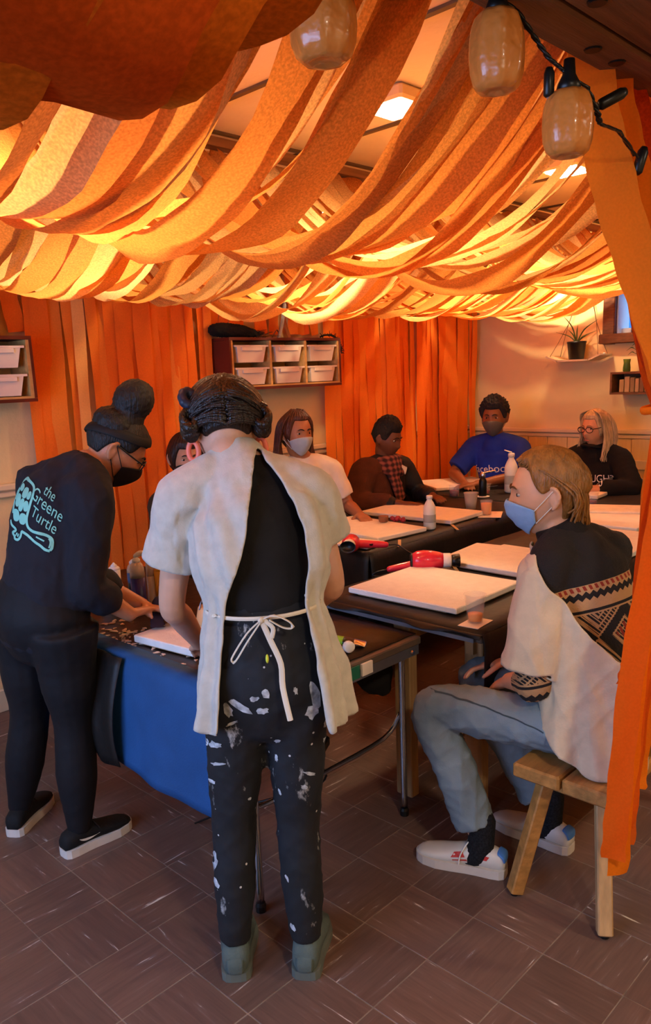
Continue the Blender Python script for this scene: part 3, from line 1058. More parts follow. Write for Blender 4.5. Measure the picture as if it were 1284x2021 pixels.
def squeeze(p, h, r, m, label, fill=.65, spout=.8, open_cap=False):
    p = V(p)
    t = empty('squeeze_bottle', p, label, 'bottle', 'paint bottles on the folding table')
    MB().lathe(p, [(r * .9, 0), (r, .006), (r, h * fill)], 20).build('paint_fill', m, t, smooth=True)
    MB().lathe(p + V((0, 0, h * fill)), [(r, 0), (r * .98, h * (.78 - fill) if fill < .75 else .004), (r * .8, h * (.86 - fill) if fill < .85 else .01), (r * .4, h * (.92 - fill) if fill < .9 else .02)], 20).build('bottle_shoulder', M_clr if fill < .75 else m, t, smooth=True)
    MB().lathe(p + V((0, 0, h * .9)), [(r * .55, 0), (r * .55, h * .05), (r * .25, h * .09), (r * .12, h * .2 * spout)], 14).build('spout', M_white, t, smooth=True)
    if open_cap:
        MB().tube([p + V((0, 0, h * 1.02)), p + V((.012, -.012, h * 1.06)), p + V((.026, -.026, h * 1.07))], [.009, .011, .008], n=10).build('flip_cap', M_white, t, smooth=True)
    return t


ZT = .7215
squeeze((1.62, 2.63, ZT), .215, .029, M_pur, 'tall dark purple paint bottle with open flip cap', .62, .5, True)
squeeze((1.66, 2.72, ZT), .185, .027, M_blu, 'blue paint bottle beside the purple one', .72, .5)
squeeze((1.735, 2.63, ZT), .175, .033, M_yel, 'yellow paint bottle beside the grey smock sleeve', .80, .9)
squeeze((1.70, 2.66, ZT), .215, .018, M_clr, 'slim cloudy bottle behind the purple paint bottle', .55, .7)
squeeze((1.62, 2.80, ZT), .165, .024, M_white, 'white paint bottle with dark lettering by the navy sleeve', .85, .6)
t = empty('plastic_tub', (1.56, 2.74, ZT), 'white plastic tub with rim beside the navy sleeve', 'tub')
MB().lathe((1.56, 2.74, ZT), [(.030, 0), (.033, .004), (.040, .075)], 22).build('tub_wall', M_white, t, smooth=True)
MB().lathe((1.56, 2.74, ZT + .073), [(.041, 0), (.050, .004), (.052, .02), (.049, .03), (.043, .03)], 22).build('rim', M_white, t, smooth=True)
t = empty('small_jar', (1.62, 2.19, ZT), 'small peach coloured jar behind the grey smock at her elbow', 'jar')
MB().lathe((1.62, 2.19, ZT), [(.030, 0), (.038, .01), (.042, .05), (.034, .09), (.030, .095)], 20).build('jar_body', mat('peach_plastic', '#e0ab72', 0.4), t, smooth=True)
MB().tube([(1.585, 2.19, ZT + .09), (1.60, 2.19, ZT + .12), (1.64, 2.19, ZT + .12), (1.655, 2.19, ZT + .09)], [.003] * 4, n=6).build('wire_handle', M_steel, t, smooth=True)
# foil paint tube, bright green, beside the smock
t = empty('paint_tube', (1.80, 1.66, ZT), 'green and black tube with silver end at the table edge by her hip', 'tube')
MB().tube([(1.74, 1.80, ZT + .02), (1.775, 1.745, ZT + .02), (1.80, 1.70, ZT + .018)], [(.026, .018), (.026, .016), (.026, .012)], side=V((.7, .6, 0)), n=14).build('tube_body', mat('lime_label', '#7fb830', 0.4, 0.1), t, smooth=True)
MB().tube([(1.80, 1.70, ZT + .018), (1.82, 1.67, ZT + .014)], [(.0262, .0125), (.027, .008)], side=V((.7, .6, 0)), n=14).build('tube_band', M_blackp, t, smooth=True)
MB().tube([(1.82, 1.67, ZT + .014), (1.84, 1.64, ZT + .008)], [(.0255, .009), (.029, .003)], side=V((.7, .6, 0)), n=14).build('foil_end', M_chrome, t, smooth=True)
MB().lathe((1.768, 1.655, ZT + .019), [(.018, 0), (.019, .003), (.019, .018), (.015, .021)], 14, (-.3, -.8, 0)).build('screw_cap', M_white, t, smooth=True)
# black power brick and cables under the table
t = empty('power_strip', (1.72, 1.83, .36), 'black power brick with cables under the folding table', 'power strip')
MB().box((1.74, 1.78, .365), (.09, .06, .045), rz=.5, bev=.01).box((1.72, 1.77, .325), (.03, .03, .03), rz=.5).build('brick_body', M_blackp, t)
MB().tube([(1.77, 1.78, .37), (1.83, 1.84, .41), (1.92, 1.96, .45), (2.02, 2.06, .50), (2.05, 2.1, .52), (2.08, 2.08, .49), (2.05, 2.04, .47), (2.04, 2.10, .50), (2.10, 2.14, .50)], [.004] * 9, n=6).build('cable', M_blackp, t, smooth=True)
MB().tube([(1.70, 1.80, .38), (1.72, 1.9, .48), (1.80, 2.0, .58), (1.90, 2.02, .60), (1.95, 2.0, .62), (1.97, 2.0, .685)], [.004] * 6, n=6).build('cable', M_blackp, t, smooth=True)
MB().tube([(1.71, 1.77, .33), (1.74, 1.75, .26), (1.72, 1.80, .2), (1.66, 1.9, .16), (1.55, 2.05, .10), (1.5, 2.2, .012)], [.004] * 6, n=6).build('cable', M_blackp, t, smooth=True)
# dark bag hanging behind the chrome leg
bg = MB().tube([(2.10, 1.86, .68), (2.08, 1.85, .58), (2.08, 1.80, .49), (2.09, 1.77, .45)], [(.07, .04), (.10, .05), (.07, .04), (.03, .02)], side=V((.7, -.7, 0)), n=14)
tb = empty('hanging_bag', (2.09, 1.82, .45), 'dark cloth bag hanging under the table behind the chrome leg', 'bag')
fuse(bg, 'bag_body', mat('dark_bag', '#15100e', 0.9, 0.2), tb, .008, 3, .004, 20)

# ------------------------------------------------------------------ bench
tb = empty('wooden_bench', (2.3, .97, 0), 'low wooden bench with splayed legs under the seated man', 'bench')
BX0, BX1 = 1.905, 2.78
for yy, w_ in ((.897, .146), (1.053, .150)):
    MB().box(((BX0 + BX1) / 2, yy, .4275), (BX1 - BX0, w_, .045), bev=.006).build('plank', M_pineh, tb)
for sx, xx in ((-1, 2.0), (1, 2.68)):
    MB().box((xx, .975, .385), (.06, .24, .04), bev=.004).build('cleat', M_pineh, tb)
    for sy in (-1, 1):
        top = V((xx - sx * .00, .975 + sy * .085, .40))
        bot = V((xx + sx * .085, .975 + sy * .145, .012))
        if sx < 0:
            bot.x = 1.915
        ax = (top - bot).normalized()
        q = ax.to_track_quat('Z', 'Y').to_matrix()
        lg = MB().box((top + bot) / 2, (.042, .042, (top - bot).length), R=q, bev=.004).build('leg', M_pine if sy < 0 else M_pineh, tb)
        MB().lathe((bot.x, bot.y, 0.0035), [(.012, 0), (.013, .008), (.008, .014)], 10).build('rubber_foot', M_blackp, lg)


# ------------------------------------------------------------------ cubby shelves with bins
M_cubby = mat('cubby_pine', '#c99a5a', 0.5, 0.15, 8, 0.1, 30, stretch=(1, 6, 6))
M_cubred = mat('cubby_redbrown', '#5e1f10', 0.5, 0.12, 6)
M_bin = mat('bin_plastic', '#e3d5c4', 0.38, 0.05, 6)


def cubby(x0, label, cols=3):
    x1, y0, y1, z0, z1 = x0 + .93, 3.602, 3.80, 1.532, 1.832
    t = empty('cubby_shelf', ((x0 + x1) / 2, 3.70, z0), label, 'shelf', 'cubby shelves on the wall')
    MB().box(((x0 + x1) / 2, (y0 + y1) / 2, z1 - .008), (.93, .198, .016)).build('top_board', M_cubred, t)
    MB().box(((x0 + x1) / 2, (y0 + y1) / 2, z0 + .008), (.93, .198, .016)).build('bottom_board', M_cubred, t)
    MB().box((x0 + .006, (y0 + y1) / 2, (z0 + z1) / 2), (.012, .198, .266)).build('side_panel', M_cubred, t)
    MB().box((x1 - .006, (y0 + y1) / 2, (z0 + z1) / 2), (.012, .198, .266)).build('side_panel', M_cubred, t)
    MB().box(((x0 + x1) / 2, y1 - .004, (z0 + z1) / 2), (.90, .006, .266)).build('back_panel', M_cubby, t)
    for k in range(4):
        xx = x0 + .020 + k * (.89 / 3)
        MB().box((xx, (y0 + y1) / 2 - .002, (z0 + z1) / 2), (.016, .185, .266)).build('divider', M_cubby, t)
    MB().box(((x0 + x1) / 2, y0 + .005, z0 + .021), (.90, .01, .010)).build('front_strip', M_cubby, t)
    for k in range(3):
        for r in range(2):
            bx = x0 + .020 + (k + .5) * (.89 / 3)
            zb = z0 + .030 + (1 - r) * .128
            col = ('left', 'middle', 'last')[k]
            lb = '%s white bin in the %s row of the %s' % (('first', 'second', 'third')[k], ('upper', 'lower')[r], 'cubby under the dark roll' if cols == 3 else 'cubby cut by the frame')
            b = empty('storage_bin', (bx, 3.69, zb), lb, 'bin', 'white bins in the cubbies')
            w0, w1, d, h = .096, .112, .085, .088
            yc = 3.690
            rows = []
            for (wx, dy, z_) in ((w0, d - .012, zb), (w1, d, zb + h), (w1 + .018, d + .003, zb + h), (w1 + .018, d + .003, zb + h + .010), (w1 - .002, d - .004, zb + h + .010), (w0 - .004, d - .02, zb + .004)):
                rows.append([(bx - wx, yc - dy, z_), (bx + wx, yc - dy, z_), (bx + wx, yc + dy, z_), (bx - wx, yc + dy, z_)])
            mb = MB().grid(rows, closed=True)
            k0 = len(mb.v)
            mb.f.append((3, 2, 1, 0)); mb.f.append((k0 - 4, k0 - 3, k0 - 2, k0 - 1))
            mb.build('bin_tub', M_bin, b)
            MB().box((bx, yc - d - .003, zb + h - .012), (.16, .006, .022), bev=.002).build('bin_rim', M_bin, b)
    return t


cubby(2.955, 'pine cubby shelf with red-brown side on the orange wall, three bins wide')
cubby(.845, 'pine cubby shelf on the orange wall cut off by the edge of the picture', 2)
# dark rolled fur on the shelf, stand, dried twigs
t = empty('rolled_mat', (3.05, 3.70, 1.832), 'black rolled cloth lying on top of the cubby shelf', 'roll')
fuse(MB().tube([(2.925, 3.70, 1.876), (3.0, 3.70, 1.878), (3.12, 3.70, 1.872), (3.23, 3.70, 1.862)], [.036, .043, .040, .024], n=16), 'roll_body', mat('black_fleece', '#0d0b0a', 0.95, 0.3, 60), t, .005, 1, .006, 60)
fr = MB()
for q in range(26):
    a_ = rr.uniform(-.9, .9)
    p0 = V((3.23, 3.70 + rr.uniform(-.02, .02), 1.858 + rr.uniform(-.02, .012)))
    fr.tube([p0, p0 + V((.03, rr.uniform(-.01, .01), .02 * a_)), p0 + V((.06 + rr.uniform(0, .02), rr.uniform(-.02, .02), max(-.02, .03 * a_)))], [.003, .002, .001], n=5, sub=2)
fr.build('fringe', mat('black_fringe', '#141110', 0.9), t)
t = empty('dried_twigs', (3.36, 3.70, 1.834), 'brown dried twigs lying between the dark roll and the ladder', 'twigs')
tgs = MB()
for a_, b_ in (((3.28, 3.69, 1.842), (3.40, 3.72, 1.872)), ((3.31, 3.71, 1.840), (3.43, 3.69, 1.846)), ((3.38, 3.70, 1.842), (3.43, 3.71, 1.884)), ((3.43, 3.71, 1.884), (3.46, 3.71, 1.846))):
    tgs.tube([a_, ((a_[0] + b_[0]) / 2, a_[1] + .004, (a_[2] + b_[2]) / 2 + .006), b_], [.004, .0035, .002], n=6, sub=3)
tgs.build('twig', mat('twig_bark', '#6e5136', 0.8), t)
t = empty('easel_frame', (3.48, 3.72, 1.834), 'small grey folding stand leaning above the cubby shelf', 'stand')
MB().tube([(3.43, 3.70, 1.836), (3.49, 3.72, 1.94), (3.545, 3.745, 2.08)], [(.012, .005), (.014, .005), (.016, .005)], side=V((1, 0, 0)), n=8).build('front_leg', M_steel, t)
MB().tube([(3.56, 3.735, 1.836), (3.53, 3.745, 1.94), (3.515, 3.755, 2.06)], [(.014, .004)] * 3, side=V((1, 0, 0)), n=8).build('back_leg', mat('rust_leg', '#8c4a22', 0.6), t)
# dry dark garland over the right end of the shelf
t = empty('dried_garland', (3.85, 3.64, 1.834), 'dark dried garland drooping over the right end of the cubby', 'garland')
gl = MB()
gp = [V((3.76, 3.66, 1.842)), V((3.81, 3.66, 1.853)), V((3.865, 3.65, 1.848)), V((3.897, 3.63, 1.815)), V((3.905, 3.62, 1.775)), V((3.902, 3.61, 1.735))]
gl.tube(gp, [.005, .007, .008, .007, .006, .003], n=6)
for q in range(50):
    i = rr.randint(0, 4)
    p0 = gp[i].lerp(gp[i + 1], rr.random())
    d = V((rr.uniform(-1, 1), rr.uniform(-.6, .3), rr.uniform(-.7, 1))).normalized() * rr.uniform(.012, .035)
    if p0.z < 1.84 and d.x < 0:
        d.x = -d.x
    gl.tube([p0, p0 + d * .6 + V((0, 0, .003)), p0 + d], [.003, .0025, .001], n=4, sub=2)
gl.build('twig', mat('garland_dark', '#20140c', 0.9), t)
# dark object standing on the cut-off cubby
tag(MB().box((1.52, 3.69, 1.92), (.16, .10, .17), bev=.01).build('black_speaker', M_blackp, loc=(1.52, 3.69, 1.834)), 'black box standing on the cubby at the edge of the picture', 'box')

# ------------------------------------------------------------------ right wall: hanging planter and box shelf
M_shelfw = mat('pale_shelf', '#d8c3a4', 0.5, 0.08)
M_leaf = mat('leaf_green', '#4f5a2a', 0.6, 0.3, 12)
M_wire = mat('thin_wire', '#6b4a30', 0.5)
t = empty('hanging_shelf', (5.64, 2.82, 1.63), 'pale wooden shelf with angled ends hanging by cords on the wall', 'shelf')
hs_ = [(3.04, 1.665), (2.955, 1.632), (2.705, 1.632), (2.62, 1.665)]
mb = MB()
for (ya, za), (yb, zb) in zip(hs_[:-1], hs_[1:]):
    L = math.hypot(ya - yb, za - zb)
    mb.box((5.65, (ya + yb) / 2, (za + zb) / 2), (.20, L + .008, .012), R=Matrix.Rotation(math.atan2(zb - za, yb - ya), 3, 'X'))
mb.build('board', M_shelfw, t)
for yy, yt in ((3.02, 2.86), (2.64, 2.80)):
    for xx in (5.57, 5.735):
        MB().tube([(xx, yy, 1.662), (5.70, (yy + yt) / 2, 1.90), (5.75, yt, 2.17)], [.0022] * 3, n=5, sub=2).build('cord', M_wire, t)
t = empty('potted_plant', (5.65, 2.84, 1.64), 'spiky aloe in a black pot on the hanging shelf', 'plant')
MB().lathe((5.65, 2.845, 1.6395), [(.052, 0), (.055, .004), (.068, .115), (.071, .118), (.071, .13), (.062, .13), (.06, .115)], 4 * 6).build('pot', M_blackp, t, smooth=True)
for (dy, dz, dx, w_) in ((.10, .20, -.02, .010), (.17, .09, .0, .009), (-.02, .13, -.03, .010), (-.16, .16, .0, .010), (-.17, .08, -.04, .008), (.04, .10, -.06, .009), (-.07, .06, .05, .008)):
    b0 = V((5.65, 2.845, 1.755))
    MB().tube([b0, b0 + V((dx * .5, dy * .35, dz * .6)), b0 + V((dx, dy, dz))], [(w_, .004), (w_ * .8, .004), (.001, .001)], n=6).build('leaf', M_leaf, t, smooth=True)
tag(MB().lathe((5.63, 2.62, 1.669), [(.006, 0), (.010, .003), (.008, .008), (.002, .010)], 12).build('pebble', mat('white_pebble', '#e5d8d0', 0.4), loc=(5.63, 2.62, 1.669), smooth=True), 'tiny white pebble on the end of the hanging shelf', 'pebble')
M_boxw = mat('dark_shelf_wood', '#6b4526', 0.55, 0.25, 8, stretch=(6, 1, 6))
t = empty('box_shelf', (5.66, 2.24, 1.385), 'small brown box shelf holding a row of books below the window', 'shelf')
for (c_, s_, nm) in (((5.66, 2.235, 1.530), (.21, .60, .014), 'top_board'), ((5.66, 2.235, 1.388), (.21, .60, .014), 'bottom_board'), ((5.66, 2.528, 1.459), (.21, .014, .128), 'side_board'), ((5.66, 1.942, 1.459), (.21, .014, .128), 'side_board'), ((5.76, 2.235, 1.459), (.01, .57, .128), 'back_board')):
    MB().box(c_, s_).build(nm, M_boxw, t)
yb = 2.475
for q, (w_, h_, c_, nm) in enumerate(((.036, .088, '#a88a5e', 'first tan'), (.038, .108, '#b3946a', 'second taller tan'), (.034, .100, '#8f7650', 'third olive tan'), (.030, .094, '#b08e66', 'fourth pale'), (.034, .102, '#7c5a3a', 'fifth brown'), (.03, .095, '#96784e', 'sixth tan'))):
    b = empty('book', (5.63, yb - w_ / 2, 1.3955), '%s book from the left in the brown box shelf' % nm, 'book', 'books in the box shelf')
    MB().box((5.625, yb - w_ / 2, 1.3955 + h_ / 2), (.11, w_ - .003, h_), bev=.003).build('cover', mat('book_%d' % q, c_, 0.6), b)
    MB().box((5.628, yb - w_ / 2, 1.3955 + h_ / 2 + .001), (.106, w_ - .010, h_ - .001)).build('pages', mat('pages', '#d8c8a8', 0.8), b)
    yb -= w_ + .002
tag(MB().lathe((5.64, 2.453, 1.5375), [(.020, 0), (.026, .004), (.026, .03), (.022, .06), (.026, .088), (.023, .088), (.018, .055), (.02, .008)], 18).build('green_vase', mat('green_glass', '#6f8a3c', 0.15, 0.15, trans=0.5, ior=1.2), loc=(5.64, 2.453, 1.5375), smooth=True), 'small green glass vase on the brown box shelf', 'vase')
t = empty('potted_plant', (5.64, 2.31, 1.5375), 'small leafy plant in a round glossy black pot on the box shelf', 'plant')
MB().lathe((5.64, 2.315, 1.5375), [(.030, 0), (.042, .012), (.050, .04), (.045, .068), (.032, .082), (.034, .088), (.026, .086)], 20).build('pot', mat('black_glaze', '#120a08', 0.15, 0.2), t, smooth=True)
for (dy, dz, dx) in ((.09, .07, 0), (.06, .10, -.02), (.02, .12, .01), (-.03, .11, -.02), (-.07, .09, 0), (-.09, .05, -.03), (.075, .04, -.03)):
    b0 = V((5.64, 2.315, 1.625))
    st = MB().tube([b0, b0 + V((dx, dy * .5, dz * .6)), b0 + V((dx, dy, dz))], [.003, .0025, .002], n=5, sub=2).build('stem', M_leaf, t)
    e_ = b0 + V((dx, dy, dz))
    MB().tube([e_, e_ + V((0, dy * .25, .008)), e_ + V((0, dy * .6, -.012))], [(.003, .002), (.013, .003), (.001, .001)], side=V((1, 0, .3)), n=6).build('leaf', M_leaf, st)


# ------------------------------------------------------------------ lantern string on the beam
def amber():
    m, n, l, b = nt('amber_jar')
    b.inputs['Base Color'].default_value = srgb('#c87a34')
    b.inputs['Roughness'].default_value = 0.3
    b.inputs['IOR'].default_value = 1.45
    b.inputs['Coat Weight'].default_value = 0.5
    tc = n.new('ShaderNodeTexCoord'); no = n.new('ShaderNodeTexNoise'); no.inputs['Scale'].default_value = 28
    l.new(tc.outputs['Object'], no.inputs['Vector'])
    bp = n.new('ShaderNodeBump'); bp.inputs['Strength'].default_value = 0.9; bp.inputs['Distance'].default_value = .008
    l.new(no.outputs['Fac'], bp.inputs['Height']); l.new(bp.outputs[0], b.inputs['Normal'])
    return m


M_amber = amber()


def lantern(c, r, h, label):
    c = V(c)
    t = empty('jar_lantern', c, label, 'lantern', 'ribbed lanterns along the beam')
    n = 48
    rows = []
    prof = [(.25, -.46), (.45, -.50), (.66, -.49), (.84, -.42), (.96, -.26), (1.0, -.05), (.98, .15), (.92, .30), (.80, .42), (.62, .49), (.40, .50), (.25, .47)]
    for pr, ph in prof:
        rows.append([c + V((r * pr * (1 + .035 * math.cos(8 * 2 * PI * i / n)) * math.cos(2 * PI * i / n), r * pr * (1 + .035 * math.cos(8 * 2 * PI * i / n)) * math.sin(2 * PI * i / n), h * ph)) for i in range(n)])
    mb = MB().grid(rows, closed=True)
    mb.f.append(tuple(range(n - 1, -1, -1)))
    mb.build('ribbed_shade', M_amber, t, smooth=True)
    so = MB().lathe(c + V((0, 0, h * .44)), [(.014, 0), (.022, .012), (.020, .02), (.012, .035), (.010, .06)], 12).build('socket', M_blackp, t, smooth=True)
    MB().ball(c + V((0, 0, h * .30)), (.011, .011, .02), 10, 7).build('bulb', mat('dim_bulb', '#d8b070', 0.2), so, smooth=True)
    return t


lantern((1.10, 1.035, 2.19), .057, .125, 'ribbed amber plastic lantern hanging under the dark sheet')
lantern((1.383, .868, 2.163), .050, .132, 'ribbed amber plastic lantern hanging high beside the wooden beam')
lantern((1.480, .775, 2.039), .047, .112, 'ribbed amber plastic lantern lowest on the black cable')
t = empty('light_string', (1.45, .80, 2.2), 'twisted black cable with bulb sockets hanging below the beam', 'cable')
path = [V((1.385, .868, 2.255)), V((1.42, .85, 2.235)), V((1.435, .82, 2.185)), V((1.45, .80, 2.15)), V((1.47, .787, 2.135)), V((1.485, .775, 2.12)), V((1.53, .765, 2.11)), V((1.565, .76, 2.075)), V((1.60, .77, 2.06)), V((1.75, .80, 2.08)), V((1.9, .82, 2.05))]
for ph in (0, PI):
    pp = []
    for i in range(len(path) - 1):
        for k in range(8):
            s = path[i].lerp(path[i + 1], k / 8)
            a_ = (i * 8 + k) * .9 + ph
            pp.append(s + V((.0045 * math.cos(a_), .0045 * math.sin(a_), .003 * math.sin(a_))))
    MB().tube(pp, [.0032] * len(pp), n=6, sub=1).build('cable_strand', M_blackp, t, smooth=True)
MB().lathe((1.452, .80, 2.085), [(.006, 0), (.010, .004), (.010, .04), (.006, .05)], 10).build('bulb_socket', M_blackp, t, smooth=True)
MB().tube([(1.452, .80, 2.085), (1.455, .798, 2.065), (1.457, .797, 2.05)], [.0045, .0035, .002], n=8).build('bulb_tip', M_glass, t, smooth=True)
MB().lathe((1.575, .762, 2.085), [(.007, 0), (.011, .006), (.011, .05), (.007, .06)], 10, (.72, -.62, .45)).build('bulb_socket', M_blackp, t, smooth=True)
MB().lathe((1.905, .825, 2.02), [(.007, 0), (.012, .006), (.012, .05), (.007, .06)], 10, (.2, -.2, 1)).build('bulb_socket', M_blackp, t, smooth=True)

# ------------------------------------------------------------------ streamers gathered at the right, hanging down to the floor
def poly(pts, n=30):
    pts = [V(p) for p in pts]
    out = []
    m_ = len(pts) - 1
    for i in range(n + 1):
        u = i / n * m_
        k = min(int(u), m_ - 1); t = u - k
        p0, p1, p2, p3 = pts[max(k - 1, 0)], pts[k], pts[k + 1], pts[min(k + 2, m_)]
        out.append(0.5 * (2 * p1 + (p2 - p0) * t + (2 * p0 - 5 * p1 + 4 * p2 - p3) * t * t + (3 * p1 - p0 - 3 * p2 + p3) * t ** 3))
    return out


SIDE = V((.70, -.71, 0))
LT = 'wide orange crepe streamer tied back beside the beam and hanging to the bench'
tops = [(1.865, .94, .10, 0), (1.96, .94, .10, .03), (2.06, .945, .10, .06), (2.16, .94, .11, .09), (2.27, .945, .10, .12), (1.93, .95, .07, .05)]
for q, (x_, y_, w_, o_) in enumerate(tops):
    tie = V((1.955 + o_ * .6, .73 + o_ * .3, 1.50 - o_ * .4))
    pts = poly([(x_, y_, 2.40), (x_ - .005, y_ - .03, 2.20), (x_ + .005, y_ - .085, 1.98), (1.90 + o_ * .8, .785 + o_ * .3, 1.74), tie])
    r_ = random.uniform(-.2, .2)
    ribbon('paper_streamer', pts, lambda t, w_=w_: w_ * (1 - .35 * max(0, t - .6) / .4), M_paperdark if q in (2, 4) else M_papernear, lambda t, r_=r_: r_ + .3 * math.sin(3 * t), 4, 'orange crepe streamer tied back beside the beam, nearest the lantern' if q == 0 else LT, 'streamers gathered beside the bench', .004, SIDE)
LH = 'bright orange crepe tail hanging beside the bench below the tie'
tails = [(.0, .0, .055, .39, 1.70, .735), (.015, .01, .06, .33, 1.735, .735), (.03, .02, .05, .44, 1.775, .745), (.05, .03, .05, .62, 1.80, .75), (.06, .03, .035, .36, 1.835, .755), (.075, .05, .04, .40, 1.865, .77), (.09, .05, .06, .55, 1.90, .78), (.11, .07, .06, .46, 1.95, .79), (.03, .05, .07, .80, 1.83, .76), (.13, .08, .07, .62, 1.93, .80), (.05, .06, .06, .42, 1.855, .775), (.07, .07, .07, .50, 1.89, .79)]
for q, (dx, dy, w_, zb, xb_, yb_) in enumerate(tails):
    xb_ += .025
    pts = poly([(1.955 + dx, .73 + dy * .5, 1.52), (1.915 + dx * .8, .73 + dy * .6, 1.30), (.5 * (1.86 + dx + xb_), .5 * (.73 + yb_), .9), (xb_ + .02, yb_, .55 if zb < .5 else .5 * (zb + .9)), (xb_, yb_, zb)])
    pz = random.uniform(0, 6)
    ribbon('paper_streamer', pts, lambda t, w_=w_: w_ * (.65 + .4 * min(1, t * 2)), M_papernear, lambda t, pz=pz: .35 * math.sin(2.5 * t + pz), 4, LH + (', longest of them' if q == 1 else ''), 'orange tails beside the bench', .004, SIDE)

tag(MB().tube([V((1.99, .745, 1.495)) + SIDE * (.075 * math.cos(a)) + V((.7, .7, 0)) * (.035 * math.sin(a)) + V((0, 0, .012 * math.cos(a))) for a in [2 * PI * i / 20 for i in range(21)]], [(.006, .010)] * 21, n=8, sub=2)
    .build('tie_band', M_papernear, loc=(1.99, .745, 1.49), smooth=True), 'orange paper band tying the streamers together beside the bench', 'tie')

# ------------------------------------------------------------------ people
def gz(x, z, cx, cz, sx, sz):
    return math.exp(-((x - cx) / sx) ** 2 - ((z - cz) / sz) ** 2)


def head_local(u, v, feat=1.0, off=0.0):
    """u: azimuth (0 = face, + to the person's right), v: elevation; head of 0.236 m, origin at ear height"""
    cv = math.cos(v)
    dx, dy, dz = math.sin(u) * cv, math.cos(u) * cv, math.sin(v)
    x, y, z = (.075 + off) * dx, (.097 + off) * dy, (.118 + off) * dz
    t = max(0.0, -dz)
    if t > 0:
        x *= 1 - .34 * t ** 1.5
        y *= (1 - .50 * t) if y < 0 else (1 - .10 * t * t)
        if y > 0:
            y += .012 * t
    else:
        if y < 0:
            y *= 1.06
        x *= 1 + .02 * dz
    if dy > 0 and feat:
        f = 0.0
        f += .017 * gz(x, z, 0, -.030, .012, .013) + .011 * gz(x, z, 0, -.012, .009, .020)
        f += .004 * (gz(x, z, .013, -.036, .007, .007) + gz(x, z, -.013, -.036, .007, .007))
        f -= .009 * (gz(x, z, .032, .010, .015, .011) + gz(x, z, -.032, .010, .015, .011))
        f += .005 * (gz(x, z, .028, .029, .020, .007) + gz(x, z, -.028, .029, .020, .007))
        f += .006 * gz(x, z, 0, -.060, .020, .006) + .006 * gz(x, z, 0, -.073, .017, .006) - .004 * gz(x, z, 0, -.0665, .022, .003)
        f += .008 * gz(x, z, 0, -.100, .020, .014)
        f += .004 * (gz(x, z, .045, -.018, .018, .016) + gz(x, z, -.045, -.018, .018, .016))
        y += f * feat
    return V((x, y, z))


class Head:
    def __init__(self, c, face, up=(0, 0, 1), s=1.0):
        self.c = V(c); self.s = s
        f = V(face).normalized()
        r = f.cross(V(up)).normalized()
        self.f, self.r, self.u = f, r, r.cross(f).normalized()

    def w(self, p):
        return self.c + (self.r * p[0] + self.f * p[1] + self.u * p[2]) * self.s

    def pt(self, u, v, feat=1.0, off=0.0):
        return self.w(head_local(u, v, feat, off))

    def M(self):
        return Matrix((self.r, self.f, self.u)).transposed()


def add_head(mb, H, n=44, m=36):
    rows = []
    for k in range(m + 1):
        v = -PI / 2 + .02 + (PI - .04) * k / m
        rows.append([H.pt(2 * PI * i / n, v) for i in range(n)])
    k0 = len(mb.v)
    mb.grid(rows, closed=True)
    mb.f.append(tuple(k0 + i for i in range(n - 1, -1, -1)))
    mb.f.append(tuple(k0 + m * n + i for i in range(n)))
    for sx in (-1, 1):   # ears: rim and lobe
        c = V((sx * .075, -.006, -.006))
        mb.tube([H.w(c + V((-sx * .004, .004, .030))), H.w(c + V((sx * .009, -.010, .030))), H.w(c + V((sx * .013, -.020, .012))), H.w(c + V((sx * .009, -.016, -.010))), H.w(c + V((sx * .003, -.002, -.028)))],
                [(.007 * H.s, .006 * H.s)] * 5, n=8, sub=3)
        mb.ball(H.w(c + V((sx * .002, -.006, 0))), (.008 * H.s, .014 * H.s, .024 * H.s), 10, 8, R=H.M())


def eyes(H, parent, brow='#2a1a10', closed=False):
    for sx in (-1, 1):
        p = head_local(sx * .36, .085)
        e = MB().ball(H.w((sx * .032, p.y - .0088, .010)), (.0115 * H.s, .0100 * H.s, .0058 * H.s), 12, 8, R=H.M()).build('eye', mat('eye_white', '#b8a898', 0.3, 0.02), parent, smooth=True)
        q = H.w((sx * .032, p.y + .0004, .010))
        MB().ball(q, (.0052 * H.s, .0022 * H.s, .0052 * H.s), 10, 6, R=H.M()).build('iris', mat('iris_dark', '#20120a', 0.15), e, smooth=True)
        pts = [H.pt(sx * a, .245 + b, 1, .003) for a, b in ((.14, -.01), (.28, .03), (.42, .035), (.58, -.01))]
        MB().tube(pts, [.0022, .0034, .003, .0015], n=6, sub=3).build('eyebrow', mat('brow_' + brow, brow, 0.8), parent, smooth=True)


